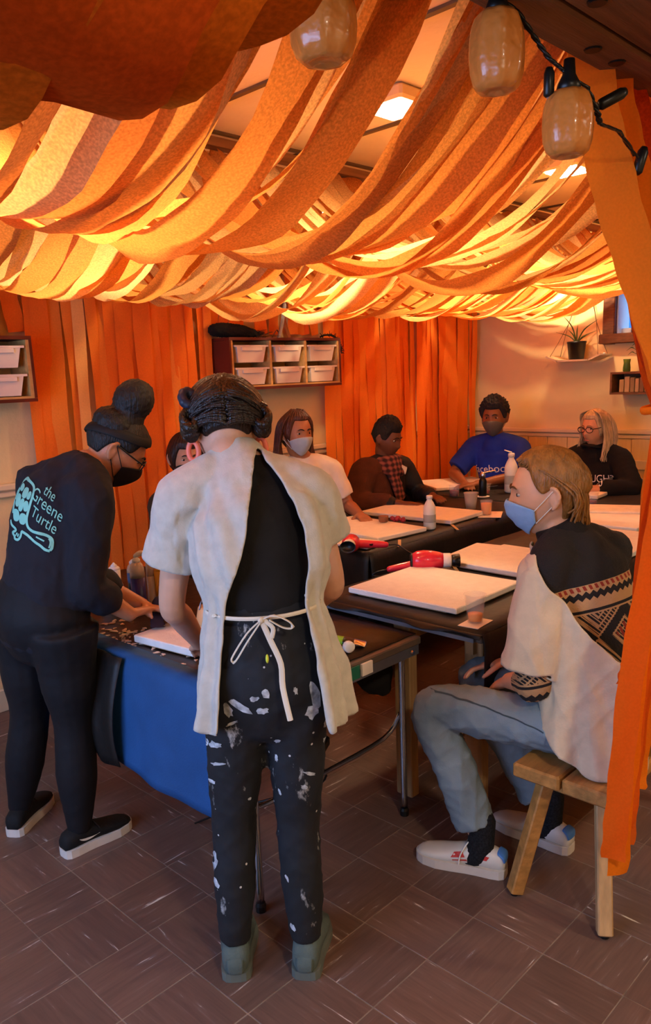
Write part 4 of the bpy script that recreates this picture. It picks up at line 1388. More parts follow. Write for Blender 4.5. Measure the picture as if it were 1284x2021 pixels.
def surgical_mask(H, parent, color, loops='#e8e8e8', low=-1.15, name='face_mask', pleat=.0016, wide=1.18):
    rows = []
    n, m = 26, 18
    for k in range(m + 1):
        t = k / m
        row = []
        for i in range(n + 1):
            u = -wide + 2 * wide * i / n
            a = abs(u) / wide
            top = -.06 - .22 * a ** 2 + .02
            bot = low + .52 * a ** 2
            v = top + (bot - top) * t
            p = head_local(u, v, 0, .008)
            p.y += .014 * gz(p.x, p.z, 0, -.030, .026, .030) + .006 * gz(p.x, p.z, 0, -.07, .04, .03) + pleat * math.sin(t * PI * 7) * (1 - a)
            row.append(H.w(p))
        rows.append(row)
    o = MB().grid(rows).build(name, mat('mask_' + color, color, 0.75, 0.06, 40, 0.1, 200), parent, smooth=True, thick=.0025 * H.s)
    for sx in (-1, 1):
        a0 = H.w(head_local(sx * wide, -.27, 0, .009)); a1 = H.w(head_local(sx * wide, low + .50, 0, .009))
        ear = H.w((sx * .083, -.018, .024)); ear2 = H.w((sx * .084, -.022, -.010))
        MB().tube([a0, a0.lerp(ear, .5) + H.r * sx * .003, ear], [.0016] * 3, n=5, sub=3).build('ear_loop', mat('loop_' + loops, loops, 0.7), o)
        MB().tube([a1, a1.lerp(ear2, .5) + H.r * sx * .003, ear2], [.0016] * 3, n=5, sub=3).build('ear_loop', mat('loop_' + loops, loops, 0.7), o)
    return o


def hairline(u, front=.62, nape=-.62, side=-.10, t0=.75, t1=1.25):
    a = abs(((u + PI) % (2 * PI)) - PI)
    if a < t0:
        return front
    if a < t1:
        t = (a - t0) / (t1 - t0)
        return front + (side - front) * t * t * (3 - 2 * t)
    if a < max(1.45, t1):
        return side
    if a < 1.85:
        t = (a - max(1.45, t1)) / (1.85 - max(1.45, t1))
        return side + (.22 - side) * math.sin(t * PI / 2) * (1 if t < .6 else 1 - (t - .6) / .4 * 1.0) if nape < 0 else side
    t = min(1, (a - 1.85) / .35)
    return side + (nape - side) * t


def hair_cap(H, name, m, parent, vol=.016, rough=.004, freq=34, front=.62, nape=-.62, side=-.10, extra=None, n=96, mrows=26, flow=0.0, t0=.75, t1=1.25):
    """closed shell of hair over the skull"""
    outer, inner = [], []
    for k in range(mrows + 1):
        t = k / mrows
        ro, ri = [], []
        for i in range(n):
            u = 2 * PI * i / n - PI
            v0 = hairline(u, front, nape, side, t0, t1)
            v = v0 + (PI / 2 - .02 - v0) * t
            edge = min(1, t * 5)
            th = vol * (.35 + .65 * edge) + (extra(u, v) if extra else 0) * edge
            rg = rough * edge * (math.sin(u * freq + flow * v * 9) + .6 * math.sin(u * freq * 2.3 + 1.7 + flow * v * 17)) * max(.15, math.cos(v))
            if freq > 60:
                p_ = head_local(u, v, 0, th)
                rg = rough * edge * noise.noise(p_ * 90) * 2.2
            ro.append(H.w(head_local(u, v, 0, th + rg)))
            ri.append(H.w(head_local(u, v, 0, -.004)))
        outer.append(ro); inner.append(ri)
    mb = MB()
    mb.grid(inner[::-1] + outer, closed=True)
    k0 = 0
    nn = len(mb.v)
    mb.f.append(tuple(range(nn - n, nn)))
    mb.f.append(tuple(range(n - 1, -1, -1)))
    return mb.build(name, m, parent, smooth=True)


def locks(H, paths, name, m, parent, r=.006):
    """separate strands; each path a list of local points"""
    mb = MB()
    for pth in paths:
        k = len(pth)
        mb.tube([H.w(p) for p in pth], [(r * (1.0 if i < k - 1 else .3) * H.s * 1.3, r * .6 * H.s) for i in range(k)], n=6, sub=4)
    return mb.build(name, m, parent, smooth=True)


def hair_mat(name, color, rough=.45):
    return mat(name, color, rough, 0.35, 60, 0.5, 180, stretch=(1, 1, .25), spec=0.5)


def hand(mb, wrist, d, nrm, curl=.5, s=1.0, thumb=1, spread=1.0):
    """palm with four fingers and a thumb; d: pointing direction, nrm: back-of-hand normal"""
    w = V(wrist); d = V(d).normalized()
    nrm = V(nrm); nrm = (nrm - d * nrm.dot(d)).normalized()
    sd = d.cross(nrm) * thumb       # towards the thumb
    mb.tube([w - d * .01, w + d * .02 * s, w + d * .055 * s, w + d * .085 * s], [(.024 * s, .018 * s), (.030 * s, .017 * s), (.040 * s, .015 * s), (.039 * s, .012 * s)], side=sd, n=12)
    for k, (off, L, r) in enumerate(((.029, .070, .0085), (.010, .080, .009), (-.010, .074, .0085), (-.028, .058, .0075))):
        p = w + d * .083 * s + sd * off * s
        dirv = (d + sd * (off * 2.2 * spread)).normalized()
        pts = [p - dirv * .02 * s]
        q = p
        a = 0.0
        for j in range(3):
            a += curl * (.35 if j == 0 else .6)
            st = (dirv * math.cos(a) - nrm * math.sin(a)) * (L * s * (.44, .32, .24)[j])
            q = q + st
            pts.append(V(q))
        mb.tube(pts, [r * s * 1.05, r * s, r * s * .92, r * s * .75], n=8, sub=3)
    p = w + d * .025 * s + sd * .026 * s
    t1 = (d * .6 + sd * .75 - nrm * .25).normalized()
    t2 = (d * .9 + sd * .25 - nrm * (.3 + .4 * curl)).normalized()
    mb.tube([p - t1 * .01, p + t1 * .035 * s, p + t1 * .035 * s + t2 * .028 * s, p + t1 * .035 * s + t2 * .05 * s], [.013 * s, .0105 * s, .0095 * s, .007 * s], n=8, sub=3)


def body(parent, J, skin, voxel=.007, sc=1.0, smooth=3):
    """one continuous figure from the joints in J"""
    mb = MB()
    H = J['head']
    rt = (V(J['shR']) - V(J['shL'])).normalized()
    rh = (V(J['hipR']) - V(J['hipL'])).normalized()
    pe, wa, ch, ne = V(J['pelvis']), V(J['waist']), V(J['chest']), V(J['neck'])
    shm = (V(J['shR']) + V(J['shL'])) / 2
    k = J.get('k', 1.0)
    mb.tube([pe + (pe - wa) * .25, pe, wa, ch, shm.lerp(ch, .25), shm + (ne - shm) * .35], [(.13 * k, .09 * k), (.15 * k, .105 * k), (.122 * k, .092 * k), (.140 * k, .105 * k), (.142 * k, .086 * k), (.072 * k, .05 * k)],
            side=[rh, rh, rt, rt, rt, rt], n=18)
    for s in 'LR':
        mb.tube([V(J['sh' + s]).lerp(shm, .1), V(J['sh' + s]).lerp(ne, .55) + V((0, 0, .006)), ne + (ne - shm) * .1], [.043 * k, .046 * k, .045 * k], n=12)
    jaw = H.w((0, -.012, -.075))
    mb.tube([shm + (ne - shm) * .2, ne, ne.lerp(jaw, .5), jaw, H.w((0, -.01, -.03))], [.075 * k, .057 * k, .052 * k, .052 * k, .05 * k], n=14)
    for s in 'LR':
        sh, el, wr = V(J['sh' + s]), V(J['el' + s]), V(J['wr' + s])
        mb.tube([sh.lerp(shm, .45), sh, sh.lerp(el, .5), el, el.lerp(wr, .3), wr], [.05 * k, .050 * k, .044 * k, .038 * k, .039 * k, .026 * k], n=12)
        hd = J.get('hand' + s)
        if hd:
            hand(mb, wr, hd[0], hd[1], hd[2], sc * k, thumb=(1 if s == 'L' else -1) * (hd[3] if len(hd) > 3 else 1))
        hp, kn, an = V(J['hip' + s]), V(J['kn' + s]), V(J['an' + s])
        mb.tube([hp, hp.lerp(kn, .5), kn, kn.lerp(an, .3), kn.lerp(an, .7), an], [.075 * k, .066 * k, .048 * k, .048 * k, .036 * k, .032 * k], n=14)
        ft = V(J['foot' + s]).normalized()
        mb.tube([an + V((0, 0, -.01)), an + V((0, 0, -.045)) + ft * .02, V((an.x, an.y, .040)) + ft * .08, V((an.x, an.y, .036)) + ft * .13], [.03, .028, .020, .014], n=10)
    add_head(mb, H)
    return fuse(mb, 'body', skin, parent, voxel, smooth)


def arm_tube(mb, J, s, to, r0, r1, start=.35, k=1.0, end_extra=0.0):
    """sleeve from inside the shoulder to fraction `to` of the arm (0-1 upper arm, 1-2 forearm)"""
    shm = (V(J['shR']) + V(J['shL'])) / 2
    sh, el, wr = V(J['sh' + s]), V(J['el' + s]), V(J['wr' + s])
    pts = [sh.lerp(shm, start), sh]
    rad = [r0 * 1.02, r0]
    if to <= 1:
        for q in (.5, 1.0):
            pts.append(sh.lerp(el, to * q)); rad.append(r0 + (r1 - r0) * q)
    else:
        pts += [sh.lerp(el, .5), el, el.lerp(wr, (to - 1) * .5), el.lerp(wr, to - 1)]
        rad += [r0 * .95, r0 * .85, (r0 * .82 + r1) / 2, r1]
    mb.tube(pts, rad, n=14, sub=5, cap='flat' if to <= 1 else 'round')
    return pts, rad


def top(parent, J, name, m, to=(2, 2), off=.016, hem=.25, voxel=.008, wr=.006, r0=.062, r1=.04, smooth=4, loose=1.0, collar=.2, wscale=14):
    """shirt: torso and sleeves fused"""
    mb = MB()
    k = J.get('k', 1.0)
    rt = (V(J['shR']) - V(J['shL'])).normalized()
    rh = (V(J['hipR']) - V(J['hipL'])).normalized()
    pe, wa, ch, ne = V(J['pelvis']), V(J['waist']), V(J['chest']), V(J['neck'])
    shm = (V(J['shR']) + V(J['shL'])) / 2
    o = off
    mb.tube([pe + (pe - wa) * (hem - .2), pe, wa, ch, shm.lerp(ch, .2), shm + (ne - shm) * collar], [(.152 * k * loose + o, .108 * k * loose + o), (.150 * k * loose + o, .106 * k * loose + o), (.128 * k * loose + o, .098 * k * loose + o), (.142 * k + o, .107 * k + o), (.146 * k + o, .092 * k + o), (.085 * k + o * .6, .062 * k + o * .6)],
            side=[rh, rh, rt, rt, rt, rt], n=20, sub=5)
    mb.ball(shm + (ne - shm) * .22, (.088 * k + o, .080 * k + o, .072 * k + o), 16, 10)
    for i, s in enumerate('LR'):
        arm_tube(mb, J, s, to[i], r0 * k, r1 * k)
        mb.tube([V(J['sh' + s]), V(J['sh' + s]).lerp(ne, .5) + V((0, 0, .004)), ne.lerp(shm, .25)], [r0 * k, .052 * k + o, .058 * k + o], n=14)
    return fuse(mb, name, m, parent, voxel, smooth, wr, wscale)


def trousers(parent, J, name, m, rads=(.098, .082, .066, .060, .052), off=0.0, voxel=.008, wr=.005, smooth=4, to=.93, hip=(.168, .122), wscale=16, waist=.55):
    mb = MB()
    rh = (V(J['hipR']) - V(J['hipL'])).normalized()
    pe, wa = V(J['pelvis']), V(J['waist'])
    k = J.get('k', 1.0)
    hm = (V(J['hipL']) + V(J['hipR'])) / 2
    mb.tube([hm + (hm - pe) * .15, pe, pe.lerp(wa, waist)], [(hip[0] * .9, hip[1] * .9), hip, (hip[0] * .86, hip[1] * .88)], side=rh, n=20, sub=5)
    for s in 'LR':
        hp, kn, an = V(J['hip' + s]), V(J['kn' + s]), V(J['an' + s])
        mb.tube([hp + (hp - kn).normalized() * .02, hp.lerp(kn, .45), kn, kn.lerp(an, .45), kn.lerp(an, to)], [r * k + off for r in rads], n=16, sub=6, cap='flat')
    return fuse(mb, name, m, parent, voxel, smooth, wr, wscale)


def shoe(parent, an, d, L, upper, sole, name='shoe', w=1.0, hi=1.0, laces=None, sole_h=.026, back=.27):
    """an: ankle point; d: toe direction"""
    d = V((d[0], d[1], 0)).normalized()
    sd = V((-d.y, d.x, 0))
    heel = V((an[0], an[1], .0038)) - d * (L * back)
    prof = [(0.0, .022, .060), (.05, .031, .074), (.15, .034, .082), (.30, .035, .088), (.42, .037, .078), (.58, .042, .062), (.75, .045, .050), (.90, .038, .042), (.97, .026, .036), (1.0, .012, .030)]
    rows = []
    n = 16
    for t, wd, h in prof:
        c = heel + d * (L * t)
        zs = sole_h * .7
        row = []
        for i in range(n):
            a = 2 * PI * i / n
            x_ = wd * w * math.cos(a)
            s_ = math.sin(a)
            z_ = zs + (h * hi - zs) * (.5 + .5 * (abs(s_) ** .7) * (1 if s_ > 0 else -1))
            row.append(c + sd * x_ + V((0, 0, z_)))
        rows.append(row)
    mb = MB().grid(rows, closed=True)
    mb.f.append(tuple(range(n - 1, -1, -1)))
    mb.f.append(tuple(range(len(mb.v) - n, len(mb.v))))
    o = mb.build(name, upper, parent, smooth=True)
    out = []
    pr = [(-.012, .012), (0.0, .024), (.05, .034), (.15, .037), (.30, .037), (.42, .039), (.58, .045), (.75, .049), (.90, .041), (.97, .029), (1.0, .018), (1.015, .006)]
    for t, wd in pr:
        out.append(heel + d * (L * t) + sd * wd * w)
    for t, wd in pr[::-1]:
        out.append(heel + d * (L * t) - sd * wd * w)
    MB().prism([(p.x, p.y) for p in out], .0038, .0038 + sole_h).build('sole', sole, o)
    if laces:
        lb = MB()
        for t in (.36, .44, .52, .60):
            hh = .090 - (t - .30) * .135
            c = heel + d * (L * t) + V((0, 0, hh * hi + .002))
            lb.tube([c + sd * .026 - V((0, 0, .016)), c + sd * .012, c - sd * .012, c - sd * .026 - V((0, 0, .016))], [.0028] * 4, n=6, sub=3)
        c = heel + d * (L * .36) + V((0, 0, .088 * hi))
        lb.tube([c, c + sd * .022 + d * .01 + V((0, 0, .006)), c + sd * .042 + d * .03 - V((0, 0, .03)), c + sd * .050 + d * .035 - V((0, 0, .062))], [.0024] * 4, n=6)
        lb.tube([c, c - sd * .022 + d * .01 + V((0, 0, .006)), c - sd * .042 + d * .03 - V((0, 0, .03))], [.0024] * 3, n=6)
        lb.build('laces', laces, o, smooth=True)
    return o, heel, d, sd


def skin(name, c):
    m = mat(name, c, 0.5, 0.06, 16, 0.06, 160, spec=0.35)
    b = m.node_tree.nodes['Principled BSDF']
    b.inputs['Coat Weight'].default_value = 0.03
    return m


FW = V((.7137, .7005, 0))       # horizontal viewing direction
RT = V((.7005, -.7137, 0))      # its right
UP = V((0, 0, 1))


def cut_smock(mb, name, m, parent, gapf, disp=None, voxel=.006, smooth=4, thick=.004, wr=.0, wscale=12):
    """open-backed garment: fused cloth volume with the gap cut out"""
    base = base_of(parent)
    me = mb.mesh(name, base)

    def s(t):
        r = t.modifiers.new('r', 'REMESH'); r.mode = 'VOXEL'; r.voxel_size = voxel
        k = t.modifiers.new('k', 'SMOOTH'); k.factor = 0.5; k.iterations = smooth
    out = evaluated(me, s)
    bm = bmesh.new(); bm.from_mesh(out)
    bm.normal_update()
    rs = random.Random(4)
    waves = [(V((rs.gauss(0, 1), rs.gauss(0, 1), rs.gauss(0, .5))).normalized(), V((rs.gauss(0, 1), rs.gauss(0, 1), rs.gauss(0, 1))).normalized(), rs.uniform(0, 6), wscale * rs.uniform(.7, 1.8)) for _ in range(7)]
    for v in bm.verts:
        p = v.co + base
        h = disp(p) if disp else 0
        if wr:
            q = 0
            for d1, d2, ph, sc in waves:
                q += (1 - abs(math.sin(p.dot(d1) * sc * 2.2 + ph + 1.6 * math.sin(p.dot(d2) * sc)))) ** 2
            h += wr * (q / 7 - .27) * 2.5
        if h:
            v.co = v.co + v.normal * h
    dead = [v for v in bm.verts if gapf(v.co + base)]
    bmesh.ops.delete(bm, geom=dead, context='VERTS')
    for _ in range(14):
        new = {}
        for v in bm.verts:
            if v.is_boundary:
                nb = [e_.other_vert(v).co for e_ in v.link_edges if e_.is_boundary]
                if len(nb) == 2:
                    new[v] = (nb[0] + nb[1]) / 4 + v.co / 2
        for v, co in new.items():
            v.co = co
    me2 = bpy.data.meshes.new(name)
    bm.to_mesh(me2); bm.free()
    def s2(t):
        q = t.modifiers.new('s', 'SOLIDIFY'); q.thickness = thick; q.offset = 0.3
    me2 = evaluated(me2, s2)
    for p in me2.polygons:
        p.use_smooth = True
    me2.materials.clear(); me2.materials.append(m)
    o = bpy.data.objects.new(name, me2)
    COL.objects.link(o); o.parent = parent
    return o


def strands_on(H, specs, name, m, parent, r=.006, n=7):
    """strands hugging the skull: each spec is (u0, v0, u1, v1, off0, off1)"""
    mb = MB()
    for (u0, v0, u1, v1, o0, o1) in specs:
        pts = []
        for i in range(n):
            t = i / (n - 1)
            e_ = t * t * (3 - 2 * t)
            pts.append(H.w(head_local(u0 + (u1 - u0) * e_, v0 + (v1 - v0) * t, 0, o0 + (o1 - o0) * t + .004 * math.sin(PI * t))))
        mb.tube(pts, [(r * 1.3 * H.s, r * .7 * H.s)] * (n - 1) + [(r * .5, r * .3)], n=6, sub=3)
    return mb.build(name, m, parent, smooth=True)

# ---------------- woman in the grey smock, seen from behind
M_smock = mat('grey_jersey', '#b9b2a4', 0.9, 0.08, 40, 0.12, 260, sheen=0.2)
M_blackt = mat('black_cotton', '#100e0e', 0.85, 0.2, 20, 0.1, 200)
p1 = empty('person', (1.24, 1.46, 0), 'woman in a tied grey smock and paint-smeared dark jeans, seen from behind', 'person')
H1 = Head((1.300, 1.622, 1.468), FW * .74 + RT * -.12 - UP * .68, UP, 1.0)
J1 = dict(head=H1, pelvis=(1.250, 1.462, .86), waist=(1.255, 1.470, 1.04), chest=(1.272, 1.500, 1.22), neck=(1.276, 1.556, 1.392),
          shL=(1.158, 1.632, 1.310), shR=(1.388, 1.412, 1.305), elL=(1.150, 1.710, 1.02), elR=(1.478, 1.432, 1.05), wrL=(1.330, 1.850, .83), wrR=(1.56, 1.64, .90),
          hipL=(1.195, 1.520, .79), hipR=(1.305, 1.410, .79), knL=(1.178, 1.545, .43), knR=(1.302, 1.425, .42), anL=(1.138, 1.525, .085), anR=(1.272, 1.383, .085),
          footL=FW * 1.0 + RT * -.05, footR=FW * 1.0 + RT * .12, handL=((.5, .75, -.35), (-.3, .3, .9), .7), handR=((.1, .95, -.3), (.4, .2, .9), .7), k=.93)
sk1 = skin('skin_light', '#c9977a')
body(p1, J1, sk1, .006)
sh1 = top(p1, J1, 'black_shirt', M_blackt, to=(.45, .45), off=.004, hem=.2, r0=.058, r1=.05, wr=.005, collar=.45, wscale=10)
# smock: open-backed T-shirt laid round the torso
def section(levels, s):
    """levels: (centre, a, b); s in 0..1 bottom to top"""
    n = len(levels) - 1
    u = s * n
    k = min(int(u), n - 1); t = u - k
    g = [levels[max(k - 1, 0)], levels[k], levels[k + 1], levels[min(k + 2, n)]]
    cr = lambda p0, p1_, p2, p3: 0.5 * (2 * p1_ + (p2 - p0) * t + (2 * p0 - 5 * p1_ + 4 * p2 - p3) * t * t + (3 * p1_ - p0 - 3 * p2 + p3) * t ** 3)
    c = cr(*[V(x[0]) for x in g])
    return c, cr(*[x[1] for x in g]), cr(*[x[2] for x in g])


def lerp_tab(tab, s):
    for (s0, v0), (s1, v1) in zip(tab[:-1], tab[1:]):
        if s <= s1:
            return v0 + (v1 - v0) * max(0, (s - s0) / (s1 - s0))
    return tab[-1][1]


def wrap(levels, side, back, e0, e1, off, ns=44, nt_=90):
    """cloth round the levels from angle e0(s) on through the front to e1(s); 90 deg = middle of the back"""
    rows = []
    for i in range(ns + 1):
        s = i / ns
        c, a, b = section(levels, s)
        t0, t1 = math.radians(lerp_tab(e0, s)), math.radians(lerp_tab(e1, s)) + 2 * PI
        row = []
        for j in range(nt_ + 1):
            th = t0 + (t1 - t0) * j / nt_
            d = off(s, th)
            row.append(c + side * ((a + d) * math.cos(th)) + back * ((b + d) * math.sin(th)))
        rows.append(row)
    return MB().grid(rows)


side1 = (V(J1['shR']) - V(J1['shL'])); side1.z = 0; side1.normalize()
back1 = V((-side1.y, side1.x, 0)) * -1
if back1.dot(FW) > 0:
    back1 = -back1
cx = lambda px_, z, d=1.90: FW * d + RT * ((px_ - 642) / 1553 * d * .985) + V((0, 0, z))
lv1 = [(cx(520, .745), .185, .150), (cx(517, .84), .178, .142), (cx(512, .95), .156, .122), (cx(508, 1.045, 1.91), .134, .108), (cx(508, 1.15, 1.925), .160, .122), (cx(506, 1.25, 1.955), .160, .120), (cx(490, 1.325, 1.985), .120, .092), (cx(472, 1.385, 2.015), .072, .066)]
e0_1 = [(0, 116), (.25, 120), (.42, 118), (.55, 104), (.70, 94), (.85, 80), (1.0, 60)]
e1_1 = [(0, 52), (.25, 48), (.42, 40), (.55, 46), (.70, 50), (.85, 55), (1.0, 55)]


def off1(s, th):
    g = math.exp(-((s - .425) / .10) ** 2)
    lowf = max(0, .42 - s) / .42
    return .012 - .004 * g + (.014 * lowf + .007 * g) * math.sin(th * 17 + s * 3) + .010 * lowf * math.sin(th * 7 + 2) + .006 * math.sin(th * 13 - s * 9) * (s > .42) * min(1, (s - .42) * 6) * max(0, 1 - max(0, s - .75) * 4)


def bk(px_, py_, d):
    """point on her back, from its offset right of and height above the waist knot (in hundredths of the frame)"""
    c = cam.matrix_world.to_3x3() @ V(((px_ - 642) / 1552.7, -(py_ - 1080) / 1552.7, -1))
    return V((0, 0, 1.6)) + c * (d / (c.x * FW.x + c.y * FW.y))


ZT1 = [x[0].z for x in lv1]


def s_of(levels_z, z):
    n = len(levels_z) - 1
    for i in range(n):
        if z <= levels_z[i + 1]:
            return max(0, (i + (z - levels_z[i]) / (levels_z[i + 1] - levels_z[i])) / n)
    return 1.0


def polar(levels, zs, side, back, p):
    s = s_of(zs, p.z)
    c, a, b = section(levels, s)
    q = p - c
    return s, math.atan2(q.dot(back) / max(.02, b), q.dot(side) / max(.02, a)), math.hypot(q.dot(back), q.dot(side)), a


GAP1 = []
for y_, xl, xr in ((1470, 440, 645), (1400, 440, 640), (1300, 442, 622), (1190, 452, 600), (1165, 456, 600), (1130, 470, 607), (1100, 480, 606), (1050, 490, 598), (1000, 494, 578), (950, 498, 548), (915, 500, 515), (895, 500, 503)):
    GAP1.append((bk(xl, y_, 1.85).z, bk(xl, y_, 1.85).dot(RT), bk(xr, y_, 1.85).dot(RT)))


SL1 = []


def gap1(p):
    s, th, rad, a = polar(lv1, ZT1, side1, back1, p)
    if p.z < ZT1[0] - .004:
        return True
    for en, ax in SL1:
        if (p - en).length < .11 and (p - en).dot(ax) > -.010:
            return True
    if math.sin(th) < .05 or p.z > GAP1[-1][0]:
        return False
    lat = p.dot(RT)
    return lerp_tab([(g[0], g[1]) for g in GAP1], p.z) < lat < lerp_tab([(g[0], g[2]) for g in GAP1], p.z)


def disp1(p):
    s, th, rad, a = polar(lv1, ZT1, side1, back1, p)
    if rad > a + .045:
        return 0
    return off1(s, th) - .012


mb = MB()
mb.tube([x[0] for x in lv1], [(x[1] + .012, x[2] + .012) for x in lv1], side=side1, n=28, sub=5)
for s, ea in (('L', .62), ('R', .50)):
    sh, el = V(J1['sh' + s]), V(J1['el' + s])
    ne1 = V(J1['neck'])
    outw = (sh - (V(J1['shL']) + V(J1['shR'])) / 2).normalized()
    en_ = sh.lerp(el, ea) + outw * (.014 if s == 'L' else .006)
    SL1.append((en_, (en_ - sh.lerp(el, ea * .5)).normalized()))
    mb.tube([ne1 - UP * .03 + outw * .03, ne1.lerp(sh, .5) + UP * .008 - UP * .01, sh + outw * .002, sh.lerp(el, ea * .5) + outw * .006, sh.lerp(el, ea) + outw * (.014 if s == 'L' else .006)],
            [.062, .064, .066, (.066, .069), (.074, .080)], n=20, sub=6, cap='flat')
cut_smock(mb, 'smock', M_smock, p1, gap1, disp1, wr=.005, wscale=9)
# tie strings
M_tie = mat('cream_tape', '#d8cbb4', 0.8, 0.06)
wst = []
for j in range(15):
    th = math.radians(196 - 212 * j / 14)
    c, a, b = section(lv1, .425)
    wst.append(c + side1 * ((a + .012) * math.cos(th)) + back1 * ((b + .014) * math.sin(th)) + UP * (.012 * (j / 14) - .006))
tie = MB().tube(wst, [(.0025, .0055)] * 15, side=UP.cross(V((1, 0, 0))), n=6, sub=2).build('tie_string', M_tie, p1)
kn_ = (-.013, 1.042)
KC = wst[7].copy()
kc = lambda r_, u_, b_=.012: KC + side1 * r_ + UP * u_ + back1 * b_
tie2 = MB()
tie2.tube([kc(0, 0), kc(-.035, -.03, .016), kc(-.072, -.085, .012), kc(-.076, -.100, .010), kc(-.066, -.098, .012), kc(-.035, -.05, .016), kc(0, -.002, .014)], [(.0022, .0050)] * 7, side=side1, n=6)
tie2.tube([kc(0, 0), kc(.03, .012, .02), kc(.065, -.005, .02), kc(.072, -.022, .016), kc(.05, -.020, .016), kc(.02, .0, .018)], [(.0022, .0050)] * 6, side=UP, n=6)
tie2.tube([kc(0, 0, .014), kc(.018, -.05, .014), kc(.040, -.11, .016), kc(.042, -.17, .02), kc(.056, -.25, .03)], [(.0070, .0018)] * 5, side=side1, n=6)
tie2.tube([kc(.006, 0, .014), kc(.026, -.02, .016), kc(.022, -.045, .014)], [(.0055, .0018)] * 3, side=side1, n=6)
tie2.ball(kc(0, 0, .014), (.010, .007, .008), 10, 7)
tie2.build('bow', M_tie, tie)


def denim_paint():
    m, n, l, b = nt('painted_denim')
    tc = n.new('ShaderNodeTexCoord')
    mp = n.new('ShaderNodeMapping'); mp.inputs['Scale'].default_value = (1, 1, .45)
    l.new(tc.outputs['Object'], mp.inputs[0])
    base = n.new('ShaderNodeTexNoise'); base.inputs['Scale'].default_value = 9
    l.new(tc.outputs['Object'], base.inputs[0])
    r0 = n.new('ShaderNodeValToRGB')
    r0.color_ramp.elements[0].position = .35; r0.color_ramp.elements[0].color = srgb('#07080b')
    r0.color_ramp.elements[1].position = .7; r0.color_ramp.elements[1].color = srgb('#0f1219')
    l.new(base.outputs['Fac'], r0.inputs[0])
    # smears
    n1 = n.new('ShaderNodeTexNoise'); n1.inputs['Scale'].default_value = 13; n1.inputs['Detail'].default_value = 6; n1.inputs['Roughness'].default_value = .65
    l.new(mp.outputs[0], n1.inputs[0])
    r1 = n.new('ShaderNodeValToRGB')
    r1.color_ramp.elements[0].position = .60; r1.color_ramp.elements[0].color = (0, 0, 0, 1)
    r1.color_ramp.elements[1].position = .66; r1.color_ramp.elements[1].color = (.75, .75, .75, 1)
    l.new(n1.outputs['Fac'], r1.inputs[0])
    # flecks
    vo = n.new('ShaderNodeTexVoronoi'); vo.inputs['Scale'].default_value = 26
    l.new(tc.outputs['Object'], vo.inputs['Vector'])
    r2 = n.new('ShaderNodeMath'); r2.operation = 'LESS_THAN'; r2.inputs[1].default_value = .085
    l.new(vo.outputs['Distance'], r2.inputs[0])
    n3 = n.new('ShaderNodeTexNoise'); n3.inputs['Scale'].default_value = 7
    l.new(tc.outputs['Object'], n3.inputs[0])
    g = n.new('ShaderNodeMath'); g.operation = 'GREATER_THAN'; g.inputs[1].default_value = .52
    l.new(n3.outputs['Fac'], g.inputs[0])
    mu = n.new('ShaderNodeMath'); mu.operation = 'MULTIPLY'
    l.new(r2.outputs[0], mu.inputs[0]); l.new(g.outputs[0], mu.inputs[1])
    mxm = n.new('ShaderNodeMath'); mxm.operation = 'MAXIMUM'
    l.new(r1.outputs[0], mxm.inputs[0]); l.new(mu.outputs[0], mxm.inputs[1])
    mx = n.new('ShaderNodeMixRGB')
    l.new(mxm.outputs[0], mx.inputs[0]); l.new(r0.outputs[0], mx.inputs[1])
    mx.inputs[2].default_value = srgb('#b7b6b2')
    l.new(mx.outputs[0], b.inputs['Base Color'])
    b.inputs['Roughness'].default_value = .8
    bp = n.new('ShaderNodeBump'); bp.inputs['Strength'].default_value = .15
    n4 = n.new('ShaderNodeTexNoise'); n4.inputs['Scale'].default_value = 240
    l.new(tc.outputs['Object'], n4.inputs[0]); l.new(n4.outputs['Fac'], bp.inputs['Height']); l.new(bp.outputs[0], b.inputs['Normal'])
    return m


tr1 = trousers(p1, J1, 'jeans', denim_paint(), rads=(.104, .083, .066, .063, .047), hip=(.172, .128), wr=.006, to=.97, waist=.75)
pt_ = []
rp = random.Random(2)
for px_, py_, rx, ry, rot in ((505, 1362, 9, 6, .2), (526, 1352, 8, 10, .5), (480, 1380, 26, 8, -.5), (520, 1386, 12, 7, 0), (452, 1392, 10, 16, .2), (620, 1368, 9, 34, .15), (614, 1402, 12, 16, .2), (584, 1350, 4, 10, .1), (424, 1472, 17, 8, .2), (402, 1480, 5, 13, -.5),
                          (430, 1510, 18, 4, .2), (416, 1552, 10, 4, .2), (414, 1735, 7, 16, -.15), (421, 1715, 8, 20, -.15), (424, 1752, 9, 9, 0), (545, 1502, 4, 9, 0), (645, 1440, 8, 14, .5), (641, 1478, 4, 10, .3), (548, 1462, 8, 5, .4), (490, 1585, 3, 4, 0), (552, 1572, 3, 8, .3), (578, 1830, 5, 9, .5), (566, 1740, 3, 8, .3), (460, 1420, 14, 3, .5), (610, 1530, 14, 4, -.5), (600, 1555, 8, 5, -.6)):
    q_ = bk(px_, py_, 1.85)
    vs = []
    for i in range(14):
        a_ = 2 * PI * i / 14
        k_ = 1 + rp.uniform(-.3, .3)
        x_, y_ = rx * k_ * math.cos(a_) / 840, ry * k_ * math.sin(a_) / 840
        vs.append(((q_ - bk(527, 1500, 1.85)).dot(RT) + x_ * math.cos(rot) - y_ * math.sin(rot), q_.z - bk(527, 1500, 1.85).z + x_ * math.sin(rot) + y_ * math.cos(rot)))
    pt_.append((vs, [tuple(range(14))]))
tag(project_print('paint_smear', pt_, bk(527, 1500, 1.85), RT, UP, tr1, mat('dry_paint', '#a9adb0', 0.8, 0.5, 60), tr1, .0015), kind='stuff')
